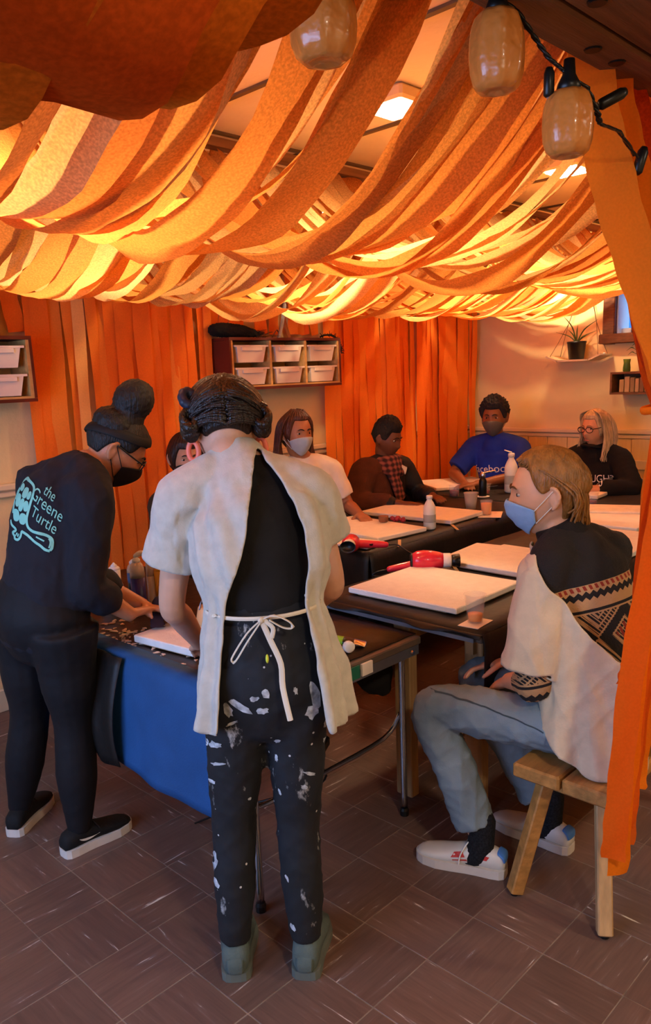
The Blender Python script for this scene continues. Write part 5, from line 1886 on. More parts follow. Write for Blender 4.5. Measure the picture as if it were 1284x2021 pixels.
MB().ball(bk(527, 1300, 1.775), (.010, .004, .011), 10, 7, R=Matrix.Rotation(.78, 3, 'Z')).build('tag', mat('neon_tag', '#d8e04a', 0.5), tr1)
M_felt = mat('sage_felt', '#525d57', 0.9, 0.12, 30, 0.2, 200)
M_solesage = mat('sage_sole', '#5f655c', 0.6, 0.1)
for s, ln in (('L', .235), ('R', .235)):
    o, hl, d, sd = shoe(p1, J1['an' + s], J1['foot' + s], ln, M_felt, M_solesage, hi=1.28, w=1.14, back=.20)
    MB().tube([hl + UP * .10 + d * .028, hl + UP * .06 - d * .002, hl + UP * .03 - d * .004], [(.020, .004), (.024, .004), (.022, .004)], side=sd, n=8).build('heel_patch', M_felt, o, smooth=True)
    if s == 'L':
        MB().box(hl + UP * .118 + d * .018 + sd * -.004, (.012, .004, .020), rz=math.atan2(sd.y, sd.x)).build('pull_tab', M_white, o)
# hair: pinned up, two rolls at the nape
M_h1 = hair_mat('hair_darkbrown', '#1c100b', .35)
hc1 = hair_cap(H1, 'hair', M_h1, p1, vol=.020, rough=.0025, freq=30, nape=-.42, side=.0, flow=1.5, extra=lambda u, v: .010 * max(0, math.sin(v)) + .012 * max(0, math.cos(u - PI)) * max(0, math.cos(v)))
rl = random.Random(5)
for sx in (-1, 1):
    rolls = MB()
    for q in range(22):
        a0 = rl.uniform(0, 6.28)
        pth = []
        for k in range(9):
            a = a0 + k * .8
            rr_ = .026 + .006 * math.sin(k + q)
            pth.append(H1.w(V((sx * (.090 + .016 * math.cos(a)), -.055 - .026 * math.sin(a * .7 + q), -.015 + rr_ * math.sin(a) - .006 * (k / 8)))))
        rolls.tube(pth, [(.011, .008)] * 9, n=7, sub=3)
    rolls.build('hair_roll', M_h1, hc1, smooth=True)
sp_ = []
for sx in (-1, 1):
    for q in range(120):
        t = q / 120
        v0 = 1.45 - 1.85 * t + rl.uniform(-.06, .06)
        u0 = sx * (PI - .06 - .5 * max(0, math.sin(v0)) ** 4 + rl.uniform(-.05, .05))
        sp_.append((u0, v0, sx * (PI - 1.15 + rl.uniform(-.12, .12)), -.15 + .5 * (1 - t) * rl.random() + rl.uniform(-.1, .1), .022 + .008 * rl.random(), .026 + .010 * rl.random()))
    for q in range(40):
        v0 = 1.0 + .4 * rl.random()
        sp_.append((sx * (.5 + 1.0 * rl.random()), v0, sx * (PI - 1.2), -.05 + .15 * rl.random(), .020 + .012 * rl.random(), .026))
strands_on(H1, sp_, 'hair_strands', M_h1, hc1, .0055)
scr = MB()
for k in range(18):
    a = 2 * PI * k / 18
    scr.ball(H1.w(V((-.088 + .016 * math.cos(a), -.086 + .006 * math.cos(a), .040 + .022 * math.sin(a)))), .011 + .003 * (k % 2), 8, 6)
fuse(scr, 'scrunchie', mat('navy_satin', '#161c30', 0.45, 0.2), p1, .004, 2)
M_coral = mat('coral_clay', '#e8745c', 0.45, 0.06)
for sx in (-1, 1):
    c = V((sx * .086, -.012, -.034))
    pts = [H1.w(c) + (UP * (.021 * math.cos(a) + (0 if math.cos(a) < 0 else .006 * math.cos(a))) + (side1 * .8 + back1 * .2) * (.0165 * math.sin(a))) + UP * -.030 for a in [2 * PI * k / 16 for k in range(17)]]
    MB().tube(pts, [(.006, .0068)] * 17, side=back1, n=8, sub=2).build('earring', M_coral, p1, smooth=True)
surgical_mask(H1, p1, '#101012', '#101012')
eyes(H1, p1)

# ---------------- woman in the navy shirt, bent over the table
p2 = empty('person', (1.15, 2.48, 0), 'woman in navy long sleeves and leggings with a high bun, bending over the table', 'person')
fd2 = V((.74, -.38, -.66))
H2 = Head((1.457, 2.433, 1.374), fd2, UP, 1.02)
J2 = dict(head=H2, pelvis=(1.145, 2.480, .86), waist=(1.175, 2.470, 1.01), chest=(1.240, 2.490, 1.175), neck=(1.350, 2.458, 1.325),
          shL=(1.275, 2.668, 1.250), shR=(1.282, 2.318, 1.245), elL=(1.330, 2.560, .94), elR=(1.228, 2.315, .955), wrL=(1.490, 2.400, .81), wrR=(1.375, 2.305, .825),
          hipL=(1.135, 2.575, .80), hipR=(1.165, 2.385, .80), knL=(1.125, 2.625, .45), knR=(1.175, 2.395, .46), anL=(1.075, 2.690, .095), anR=(1.150, 2.392, .095),
          footL=(.80, .60, 0), footR=(1, .02, 0), handL=((.35, -.9, -.1), (.4, .1, .9), .6), handR=((.92, .35, -.12), (-.1, .2, .95), .55), k=1.04)
sk2 = skin('skin_tan', '#b57c58')
body(p2, J2, sk2, .006)
M_navy = mat('navy_jersey', '#14141d', 0.85, 0.15, 14, 0.08, 220)
sh2 = top(p2, J2, 'navy_shirt', M_navy, to=(1.45, 1.42), off=.022, hem=.5, r0=.078, r1=.064, wr=.009, wscale=9, collar=.5)
tr2 = trousers(p2, J2, 'leggings', mat('black_leggings', '#08070c', 0.75, 0.15, 10, 0.05, 200), rads=(.118, .092, .066, .068, .040), hip=(.188, .150), wr=.002, to=1.06, waist=.5)
M_blk = mat('black_knit', '#0e0d0d', 0.8, 0.2, 60, 0.2, 300)
M_sole = mat('pale_sole', '#cfc6ba', 0.6, 0.08)
for s in 'LR':
    o, hl, d, sd = shoe(p2, J2['an' + s], J2['foot' + s], .265, M_blk, M_sole, laces=M_blk, sole_h=.030, hi=1.12, w=1.05)
    if s == 'R':
        # swoosh mark on the outer side
        vs, fs = [], []
        up_, dn_ = [], []
        for k in range(13):
            t = k / 12
            x_ = -.038 + .076 * t
            y0 = .012 * (t ** 1.6) - .010 + .018 * (1 - t) ** 3
            th_ = .0115 * math.sin(PI * min(1, t * 1.15 + .02)) ** .8 * (1 - t) ** .55 + .0008
            up_.append((x_, y0 + th_ * .55)); dn_.append((x_, y0 - th_ * .45))
        vs = up_ + dn_[::-1]
        project_print('swoosh', [(vs, [tuple(range(len(vs)))])], hl + d * .085 + UP * .050, d, UP, o, M_white, o, .0012)
# print on the back of the shirt: shell, neck and head outline, lettering (units: metres on the cloth)
SX = 1 / 8.42 / 600      # sketch units to metres
def tp(x, y):
    return ((x - 590) * SX, -(y - 1060) * SX)


def blob(cx_, cy_, rx, ry, rot=0.0, n=18, pw=2.6):
    pts = []
    for i in range(n):
        a = 2 * PI * i / n
        c_, s_ = math.cos(a), math.sin(a)
        x_ = rx * abs(c_) ** (2 / pw) * (1 if c_ > 0 else -1)
        y_ = ry * abs(s_) ** (2 / pw) * (1 if s_ > 0 else -1)
        pts.append(tp(cx_ + x_ * math.cos(rot) - y_ * math.sin(rot), cy_ + x_ * math.sin(rot) + y_ * math.cos(rot)))
    return pts, [tuple(range(n))]


pieces = [blob(245, 765, 55, 52, .3), blob(360, 830, 60, 78, .15), blob(455, 860, 38, 60, .3), blob(155, 870, 38, 92, .25), blob(230, 950, 64, 98, .2), blob(325, 1010, 48, 102, .25), blob(420, 1020, 48, 82, .1),
          blob(110, 1060, 40, 108, -.15), blob(215, 1180, 82, 98, -.1), blob(368, 1220, 74, 88, .1)]
def cur(pts, n=5):
    return [tuple(p)[:2] for p in poly([(x, y, 0) for x, y in pts], n * (len(pts) - 1))]


for pts, w_ in (([(90, 960), (130, 780), (220, 660), (330, 645), (450, 690), (520, 760), (530, 850), (500, 980), (465, 1110), (450, 1230), (480, 1330), (560, 1385), (700, 1420), (820, 1460), (890, 1520), (890, 1640), (860, 1680)], 42),
                ([(860, 1690), (780, 1660), (700, 1600), (600, 1540), (500, 1470), (400, 1425), (365, 1420), (350, 1490), (300, 1545), (240, 1540), (215, 1500), (160, 1460), (230, 1420), (220, 1390), (120, 1350), (75, 1280)], 40),
                ([(640, 1470), (700, 1500), (775, 1535)], 24), ([(840, 1500), (870, 1560), (850, 1640)], 22), ([(240, 1500), (265, 1450), (290, 1500), (310, 1455)], 20)):
    pieces.append(stroke([tp(x, y) for x, y in cur(pts)], w_ * SX))
M_mint = mat('mint_print', '#7fc4b4', 0.7, 0.06)
for word, size, cx_, cy_ in (('the', 175, 825, 815), ('Greene', 215, 785, 990), ('Turtle', 205, 745, 1225)):
    vs, fs = text_tris(word, size * SX * 1.12)
    a = math.radians(-28)
    ox, oy = tp(cx_, cy_)
    pieces.append(([(ox + (x_ * math.cos(a) - y_ * math.sin(a)) * .82, oy + (x_ * math.sin(a) + y_ * math.cos(a)) * 1.12) for x_, y_ in vs], fs))
pb = bk(70, 1006, 2.5)
project_print('shirt_print', pieces, pb, RT * .9985 + UP * -.04, UP * .9985 + RT * .04, sh2, M_mint, sh2, .003)
# hair with high bun, headband
M_h2 = hair_mat('hair_black', '#0b0807', .6)
hc2 = hair_cap(H2, 'hair', M_h2, p2, vol=.014, rough=.0016, freq=40, nape=-.30, side=.14, front=.56)
bun = MB()
bc = H2.w(V((0, -.034, .166)))
bun.ball(bc + V((0, 0, .012)), (.072, .070, .078), 20, 14, R=H2.M())
bun.ball(H2.w(V((0, -.045, .070))), (.084, .082, .062), 16, 12, R=H2.M())
bun.tube([H2.w(V((0, -.02, .09))), H2.w(V((0, -.035, .14)))], [.062, .060], n=14)
fuse(bun, 'hair_bun', M_h2, hc2, .005, 3, .005, 40)
rows = []
for k in range(9):
    row = []
    for i in range(49):
        u = -PI + 2 * PI * i / 48
        v = .80 - .32 * min(1, abs(u) / 1.57) - .36 * max(0, (abs(u) - 1.57) / 1.57) + (k - 4) * .035
        row.append(H2.w(head_local(u, v, 0, .0150 + .003 * math.sin(PI * k / 8))))
    rows.append(row)
MB().grid(rows).build('headband', mat('black_band', '#0c0a0a', 0.7), p2, smooth=True, thick=.003)
surgical_mask(H2, p2, '#100f10', '#100f10', pleat=.0)
eyes(H2, p2, '#120a06')


def glasses(H, parent, m, w_=.029, h_=.019):
    fr_ = MB()
    for sx in (-1, 1):
        pts = [H.w(V((sx * .033 + w_ * math.cos(a), .104 - .004 * abs(math.cos(a)), .006 + h_ * math.sin(a)))) for a in [2 * PI * k / 18 for k in range(19)]]
        fr_.tube(pts, [.0026] * 19, n=6, sub=1)
        fr_.tube([H.w(V((sx * .062, .098, .012))), H.w(V((sx * .078, .05, .014))), H.w(V((sx * .084, -.008, .020)))], [.003] * 3, n=6)
    fr_.tube([H.w(V((-.006, .108, .010))), H.w(V((0, .112, .012))), H.w(V((.006, .108, .010)))], [.0022] * 3, n=6)
    return fr_.build('glasses', m, parent, smooth=True)


glasses(H2, p2, M_blackp)
# dark rag and scraper in her hands
t = empty('scraper', (1.50, 2.36, .80), 'dark scraper held over the small canvas by the woman in navy', 'tool')
fuse(MB().ball((1.52, 2.345, .815), (.028, .022, .036), 12, 9).tube([(1.51, 2.35, .81), (1.48, 2.30, .775), (1.46, 2.27, .757)], [(.02, .006), (.03, .004), (.034, .002)], side=V((.7, -.5, 0)), n=10), 'rag', mat('dark_rag', '#2a2230', 0.8, 0.3), t, .005, 2, .004, 30)

# ---------------- seated man in the white smock
M_wsmock = mat('white_cotton', '#d2bb98', 0.85, 0.06, 30, 0.15, 180, sheen=0.2)


def nordic():
    m, n, l, b = nt('nordic_knit')
    tc = n.new('ShaderNodeTexCoord')
    sp = n.new('ShaderNodeSeparateXYZ')
    l.new(tc.outputs['Object'], sp.inputs[0])

    def M(op, a, b_=None, c_=None):
        x = n.new('ShaderNodeMath'); x.operation = op
        for i, q in enumerate((a, b_, c_)):
            if q is None:
                continue
            if isinstance(q, (int, float)):
                x.inputs[i].default_value = q
            else:
                l.new(q, x.inputs[i])
        return x.outputs[0]
    z = M('ADD', sp.outputs[2], M('MULTIPLY', sp.outputs[1], 0.28))
    h = M('ADD', M('MULTIPLY', sp.outputs[0], .72), M('MULTIPLY', sp.outputs[1], -.7))
    tri = lambda x, p: M('ABSOLUTE', M('SUBTRACT', M('MULTIPLY', M('FRACT', M('DIVIDE', x, p)), 2.0), 1.0))
    zig = tri(h, .022)
    # masks
    def band(lo, hi):
        return M('MULTIPLY', M('GREATER_THAN', z, lo), M('LESS_THAN', z, hi))
    zz = M('ADD', z, M('MULTIPLY', zig, .010))
    def zband(lo, hi):
        return M('MULTIPLY', M('GREATER_THAN', zz, lo), M('LESS_THAN', zz, hi))
    Z0 = .955
    dia = M('ADD', M('MULTIPLY', tri(h, .17), 1.0), M('MULTIPLY', M('ABSOLUTE', M('SUBTRACT', z, Z0 - .135)), 11.0))
    rings = M('GREATER_THAN', tri(dia, .30), .30)
    dots = M('GREATER_THAN', tri(M('ADD', h, z), .012), .35)
    inner = M('MAXIMUM', M('MULTIPLY', rings, dots), M('LESS_THAN', M('ABSOLUTE', M('SUBTRACT', dia, .75)), .22))
    dash = M('GREATER_THAN', tri(M('ADD', h, M('MULTIPLY', z, .5)), .018), .5)
    dark = M('MAXIMUM', M('MAXIMUM', zband(Z0 - .010, Z0 + .008), band(Z0 - .055, Z0 - .046)), M('MULTIPLY', inner, band(Z0 - .23, Z0 - .06)))
    dark = M('MAXIMUM', dark, M('MAXIMUM', zband(Z0 - .285, Z0 - .262), M('MULTIPLY', dash, band(Z0 - .31, Z0 - .292))))
    dark = M('MAXIMUM', dark, M('MAXIMUM', band(Z0 - .245, Z0 - .236), M('MAXIMUM', M('GREATER_THAN', z, Z0 + .026), M('MULTIPLY', M('LESS_THAN', z, Z0 - .315), dots))))
    red = M('MULTIPLY', M('MAXIMUM', band(Z0 + .010, Z0 + .024), M('MULTIPLY', M('LESS_THAN', dia, .35), band(Z0 - .2, Z0 - .08))), dash)
    mx = n.new('ShaderNodeMixRGB'); mx.inputs[1].default_value = srgb('#b58a5c'); mx.inputs[2].default_value = srgb('#17100d')
    l.new(dark, mx.inputs[0])
    m2 = n.new('ShaderNodeMixRGB'); m2.inputs[2].default_value = srgb('#8a2a18')
    l.new(red, m2.inputs[0]); l.new(mx.outputs[0], m2.inputs[1])
    l.new(m2.outputs[0], b.inputs['Base Color'])
    b.inputs['Roughness'].default_value = .9
    no = n.new('ShaderNodeTexNoise'); no.inputs['Scale'].default_value = 190
    l.new(tc.outputs['Object'], no.inputs[0])
    bp = n.new('ShaderNodeBump'); bp.inputs['Strength'].default_value = .3; bp.inputs['Distance'].default_value = .01
    l.new(no.outputs['Fac'], bp.inputs['Height']); l.new(bp.outputs[0], b.inputs['Normal'])
    return m


p3 = empty('person', (2.12, 1.02, 0), 'blond man in a white smock, patterned sweater and light jeans on the bench', 'person')
H3 = Head((2.137, 1.159, 1.226), (-.55, .83, -.10), UP, 1.06)
J3 = dict(head=H3, pelvis=(2.130, 1.000, .545), waist=(2.140, .995, .70), chest=(2.150, 1.015, .88), neck=(2.140, 1.100, 1.095),
          shL=(2.000, 1.075, 1.035), shR=(2.290, 1.020, 1.035), elL=(1.955, 1.085, .70), elR=(2.30, 1.17, .72), wrL=(2.045, 1.225, .640), wrR=(2.17, 1.30, .650),
          hipL=(2.050, 1.040, .545), hipR=(2.215, 1.050, .545), knL=(1.905, 1.415, .545), knR=(2.20, 1.45, .545), anL=(1.952, 1.265, .105), anR=(2.225, 1.170, .105),
          footL=(-.32, .95, 0), footR=(.0, 1.0, 0), handL=((.45, .75, -.45), (-.3, .2, .9), .5), handR=((-.5, .8, -.2), (.2, .2, 1), .5), k=1.0)
sk3 = skin('skin_fair', '#d39c78')
body(p3, J3, sk3, .005)
sw3 = top(p3, J3, 'sweater', nordic(), to=(1.35, 1.5), off=.014, hem=.25, r0=.064, r1=.048, wr=.004, collar=.42)
mb = MB().tube([V(J3['neck']) + V((0, -.02, -.035)), V(J3['neck']) + V((-.004, .008, .015)), V(J3['neck']) + V((-.010, .022, .045))], [(.092, .088), (.073, .073), (.066, .068)], n=18, cap='flat')
fuse(mb, 'collar', mat('dark_knit', '#17100d', 0.9, 0.2, 40, 0.3, 200), p3, .006, 3)
tr3 = trousers(p3, J3, 'jeans', mat('light_denim', '#76868e', 0.8, 0.25, 6, 0.2, 260), rads=(.098, .083, .070, .070, .068), hip=(.165, .135), wr=.013, to=.86, wscale=12, waist=.4)
sm = [bk(x_, y_, 2.2) for x_, y_ in ((812, 1470), (812, 1435), (824, 1408), (850, 1395), (900, 1394), (960, 1402), (1010, 1412), (1058, 1424))]
o_ = sm[4]
project_print('seam', [stroke([((q - o_).dot(RT), q.z - o_.z) for q in sm], .0042)], o_, RT, UP, tr3, mat('denim_seam', '#39464e', 0.8), tr3, .0012, .01)
# patterned sock and sneakers
M_sock = mat('dotted_sock', '#15161a', 0.9, 0.9, 150)
M_snk = mat('white_leather', '#d8d4cb', 0.45, 0.05)
M_snb = mat('sneaker_blue', '#4a80c8', 0.5, 0.05)
M_snr = mat('sneaker_red', '#c23a34', 0.5, 0.05)
for s in 'LR':
    an = V(J3['an' + s]); d = V(J3['foot' + s]).normalized()
    MB().tube([an + UP * .075, an + UP * .02, an - UP * .03 + d * .006, an - UP * .055 + d * .03], [.046, .043, .044, .04], n=14).build('sock', M_sock, p3, smooth=True)
    o, hl, d, sd = shoe(p3, J3['an' + s], J3['foot' + s], .295, M_snk, M_sole, laces=M_white, sole_h=.030, w=1.05, hi=1.12)
    out = sd if s == 'L' else -sd
    MB().tube([hl + UP * .084 + d * .020, hl + UP * .074 + d * .004, hl + UP * .058 + d * .000], [(.026, .005), (.029, .006), (.026, .005)], side=sd, n=10).build('heel_tab', M_snb, o, smooth=True)
    dd = -d if s == 'L' else d
    for poly_ in ([(-.075, .012), (-.012, .016), (-.022, .000), (-.066, -.002)], [(.012, .012), (.04, .004), (.05, -.012), (.004, -.004)], [(.0, -.010), (.045, -.018), (.045, -.022), (-.005, -.016)]):
        pp = [((x_ if s == 'L' else -x_) * -1 * (-1), y_) for x_, y_ in poly_]
        if s == 'L':
            rgt = d
            project_print('side_stripe', [([(x_, y_) for x_, y_ in poly_], [tuple(range(4))])], hl + d * .120 + UP * .062, rgt, UP, o, M_snr, o, .0014) if sd.dot(V((-1, 0, 0))) < 0 else project_print('side_stripe', [([(-x_, y_) for x_, y_ in poly_][::-1], [tuple(range(4))])], hl + d * .120 + UP * .062, -d, UP, o, M_snr, o, .0014)
# smock round the front and the left side
side3 = V((.985, -.17, 0)); back3 = V((-.17, -.985, 0))
lv3 = [(V((2.130, .970, .452)), .190, .165), (V((2.135, .980, .56)), .186, .168), (V((2.140, .990, .70)), .180, .160), (V((2.145, .995, .84)), .188, .150), (V((2.150, 1.02, .95)), .186, .140), (V((2.145, 1.055, 1.040)), .160, .112), (V((2.140, 1.09, 1.085)), .110, .098)]
e0_3 = [(0, 92), (.3, 94), (.5, 108), (.75, 140), (.9, 160), (1.0, 170)]
e1_3 = [(0, 60), (.5, 50), (.75, 30), (1.0, 0)]


def off3(s, th):
    lowf = max(0, .75 - s)
    return .012 + .012 * lowf * math.sin(th * 6 + 1 + s * 4) + .008 * lowf * math.sin(th * 13 + s * 2) + .004 * math.sin(th * 9 - s * 14) * (s < .9) + .03 * math.exp(-((math.degrees(th) % 360 - 120) / 40) ** 2) * max(0, .45 - s)


ZT3 = [x[0].z for x in lv3]


def gap3(p):
    en = V((1.955, 1.10, .735))
    if p.x < 1.930 and (p - en).length < .13 and (p - en).dot(V((-.05, .06, -1)).normalized()) > -.010:
        return True
    s, th, rad, a = polar(lv3, ZT3, side3, back3, p)
    dg = math.degrees(th) % 360
    if p.z < ZT3[0] - .002 + max(0, p.y - .92) * .75 or p.z > 1.088 or (p.z > 1.04 and p.x > 2.12):
        return True
    if p.z >= .79:
        yl = .865 + (p.z - .79) / .30 * .235
        return p.y < yl + max(0, p.x - 2.2) * 1.0
    return 62 < dg < 93 - max(0, p.z - .55) * 15


def disp3(p):
    s, th, rad, a = polar(lv3, ZT3, side3, back3, p)
    if rad > a + .06:
        return 0
    return off3(s, th) - .012


mb = MB()
mb.tube([x[0] for x in lv3], [(x[1] + .012, x[2] + .012) for x in lv3], side=side3, n=28, sub=5)
mb.tube([V((2.07, 1.085, 1.045)), V((2.03, 1.08, 1.040)), V((1.990, 1.08, 1.0)), V((1.972, 1.085, .90)), V((1.962, 1.09, .80)), V((1.955, 1.10, .735))], [(.060, .056), (.070, .068), (.080, .075), (.086, .078), (.088, .080), (.088, .082)], n=24, sub=6, cap='flat')
cut_smock(mb, 'smock', M_wsmock, p3, gap3, disp3, wr=.012, wscale=7)
MB().tube([(2.02, .835, .745), (2.10, .815, .75), (2.18, .815, .755), (2.28, .83, .755)], [(.003, .008)] * 4, side=UP.cross(V((1, 0, 0))), n=6).build('tie_string', M_wsmock, p3)
# blond hair swept back, falling to the nape
M_h3 = hair_mat('hair_blond', '#8a5a26', .42)
hc3 = hair_cap(H3, 'hair', M_h3, p3, vol=.013, rough=.002, freq=44, nape=-.75, side=.10, front=.80, flow=.6, t0=.80, t1=1.42, extra=lambda u, v: .006 * max(0, math.sin(v)) + .008 * max(0, -math.cos(u)) * max(0, math.cos(v)))
rl = random.Random(3)
paths = []
for q in range(150):
    a = rl.uniform(-1, 1)
    sx = 1 if a > 0 else -1
    top_ = abs(a)
    x0 = a * .060
    f0 = V((x0, .068 - .050 * top_ ** 2 + rl.uniform(-.01, .006), .104 - .050 * top_ ** 2.2))
    m1 = V((a * .072, .015, .124 - .050 * top_ ** 2 + rl.uniform(-.002, .007)))
    m2 = V((a * .082 + sx * .004, -.055 - rl.uniform(0, .012), .088 - .075 * top_ ** 1.6))
    m3 = V((a * .086, -.098 + .03 * top_ ** 2 - rl.uniform(-.004, .01), .020 - .05 * top_))
    e = V((a * .078 + rl.uniform(-.006, .006), -.098 + .05 * top_ ** 2 - rl.uniform(-.006, .012), -.085 - rl.uniform(-.015, .025) + .03 * top_))
    paths.append([f0, m1, m2, m3, e])
locks(H3, paths, 'hair_strands', M_h3, hc3, .0055)
surgical_mask(H3, p3, '#8fb3dd', '#e4dccf', low=-1.1)
eyes(H3, p3, '#6a4422')


# ---------------- people sitting along the far tables
M_chair = mat('grey_chair', '#8b8f98', 0.45, 0.06, 10, metallic=0.4)


def chair(cx_, cy_, f, label, back=True):
    f = V((f[0], f[1], 0)).normalized(); r = V((f.y, -f.x, 0))
    t = empty('folding_chair', (cx_, cy_, 0), label, 'chair', 'grey chairs at the tables')
    c = V((cx_, cy_, 0))
    rz = math.atan2(r.y, r.x)
    MB().box(c + V((0, 0, .425)), (.40, .38, .03), rz=rz, bev=.01).build('seat', M_chair, t)
    for sx in (-1, 1):
        for sf in (-1, 1):
            a = c + r * (sx * .17) + f * (sf * .15) + UP * .41
            b = c + r * (sx * .19) + f * (sf * .20) + UP * .004
            MB().tube([a, a.lerp(b, .5), b], [.011] * 3, n=8, sub=2).build('leg', M_steel, t, smooth=True)
        if not back:
            continue
        MB().tube([c + r * (sx * .19) - f * .17 + UP * .41, c + r * (sx * .195) - f * .20 + UP * .65, c + r * (sx * .19) - f * .22 + UP * .86], [.012] * 3, n=8).build('back_post', M_steel, t, smooth=True)
    for zz in (.62, .76) if back else ():
        MB().box(c - f * .212 + UP * zz, (.37, .014, .075), rz=rz, bev=.005).build('back_slat', M_chair, t)
    return t


def seated(base, f, head, face, label, skinm, k=1.0, nshift=(0, 0, 0), armL=None, armR=None, lean=.05, sc=1.0, chair_label=None):
    """joints of a figure seated facing f with its head at `head`"""
    f = V((f[0], f[1], 0)).normalized(); r = V((f.y, -f.x, 0))
    b = V((base[0], base[1], 0)); hd = V(head)
    p = empty('person', b, label, 'person', None)
    H = Head(hd, face, UP, sc)
    neck = V((hd.x, hd.y, hd.z - .150 * sc)) - f * .035 + V(nshift)
    chest = b.lerp(V((neck.x, neck.y, 0)), .7) + UP * (neck.z - .215)
    shz = neck.z - .060
    shc = V((neck.x, neck.y, shz)) - f * .005
    J = dict(head=H, k=k, pelvis=b + UP * .535, waist=b.lerp(chest, .35) + UP * (.66 - b.lerp(chest, .35).z), chest=chest, neck=neck,
             shL=shc - r * .165 * k, shR=shc + r * .165 * k)
    for s, sg, arm in (('L', -1, armL), ('R', 1, armR)):
        J['hip' + s] = b + r * sg * .085 + UP * .52
        J['kn' + s] = b + r * sg * .10 + f * .40 + UP * .52
        J['an' + s] = b + r * sg * .10 + f * .36 + UP * .10
        J['foot' + s] = f
        e, w_ = arm or ((.24, .10, .80), (.12, .34, .80))
        o_ = V((neck.x, neck.y, 0))
        J['el' + s] = o_ + r * sg * e[0] + f * e[1] + UP * e[2]
        J['wr' + s] = o_ + r * sg * w_[0] + f * w_[1] + UP * w_[2]
        dh = (J['wr' + s] - J['el' + s]).normalized()
        J['hand' + s] = ((dh.x, dh.y, dh.z * .3), (0, 0, 1), .35)
    body(p, J, skinm, .0075, 1.0, 3)
    trousers(p, J, 'trousers', mat('dark_trousers', '#14141a', 0.85, 0.15, 12), voxel=.011, hip=(.16, .12), wr=.003)
    for s in 'LR':
        shoe(p, J['an' + s], f, .25, M_blk, M_sole)
    chair(base[0] - f.x * .02, base[1] - f.y * .02, f, chair_label or 'grey metal chair under a seated guest', back='stool' not in (chair_label or ''))
    return p, J, H, f, r


def front_print(p, J, f, target, word, size, m, dz, shift=0.0, tilt=0.0, squeeze_=1.0):
    r = V((f.y, -f.x, 0))
    vs, fs = text_tris(word, size)
    o = V(J['chest']) + UP * dz - r * shift
    left = -r       # reading direction for someone facing the wearer
    return project_print('shirt_lettering', [([(x_ * squeeze_, y_ + x_ * tilt) for x_, y_ in vs], fs)], o, left, UP, target, m, target, .007, .02)


ink = mat('black_print', '#1a1614', 0.7)
wink = mat('white_print', '#e8e2d8', 0.7)
DN = V((0, -1, 0))
# behind the helpers: black mask
p4, J4, H4, f4, r4 = seated((2.36, 3.36), (.05, -1), (2.375, 3.30, 1.215), (-.35, -.93, -.12), 'seated woman in olive top and black mask, half hidden behind the grey smock', skin('skin_light2', '#c08a68'), .95, chair_label='grey metal stool under the black-masked woman')
top(p4, J4, 'olive_top', mat('olive_cotton', '#3a2c1c', 0.9, 0.15, 14), to=(1.6, 1.6), off=.014, voxel=.010)
surgical_mask(H4, p4, '#0f0d0e', '#0f0d0e', pleat=0)
hair_cap(H4, 'hair', hair_mat('hair_brown', '#2a130b'), p4, vol=.018, rough=.003, freq=30, nape=-.9, side=-.35, front=.55)
eyes(H4, p4)
# white T-shirt, blue mask
p5, J5, H5, f5, r5 = seated((3.31, 3.38), (-.30, -.95), (3.185, 3.325, 1.275), (-.22, -.97, -.08), 'seated woman in a white lettered T-shirt and pale blue mask with long brown hair', skin('skin_mid', '#a8714e'), 1.05, nshift=(.05, -.03, -.015),
                            armL=((.27, .02, .82), (.20, .28, .80)), armR=((.25, .10, .80), (.12, .30, .80)), sc=1.06, chair_label='grey metal chair under the woman in the white T-shirt')
s5 = top(p5, J5, 'white_tshirt', mat('white_tee', '#ded4c6', 0.85, 0.05, 20), to=(.75, .75), off=.018, r0=.070, r1=.068, voxel=.010, wr=.005)
front_print(p5, J5, f5, s5, 'design', .085, ink, .035, shift=.03)
MB().box(V(J5['chest']) + V((.03, -.150, .10)), (.028, .004, .010), rz=.2).build('print_dash', mat('red_print', '#c2502a', 0.7), s5)
surgical_mask(H5, p5, '#a9b8c4', '#dcdcdc')
M_h5 = hair_mat('hair_auburn', '#4a2412')
hc5 = hair_cap(H5, 'hair', M_h5, p5, vol=.014, rough=.003, freq=26, nape=-.9, side=-.3, front=.72)
rl = random.Random(8)
paths = []
for q in range(70):
    sx = rl.choice((-1, 1)); a = rl.uniform(.2, 1)
    paths.append([V((sx * .03 * a, .02 - .08 * (1 - a), .125)), V((sx * .085, .02 - .09 * (1 - a), .06)), V((sx * (.092 + .01 * rl.random()), .0 - .09 * (1 - a), -.04)), V((sx * (.09 + .03 * rl.random()), .01 - .08 * (1 - a), -.13)), V((sx * (.10 + .04 * rl.random()), .02 - .07 * (1 - a), -.19 - .03 * rl.random()))])
locks(H5, paths, 'hair_strands', M_h5, hc5, .008)
eyes(H5, p5)
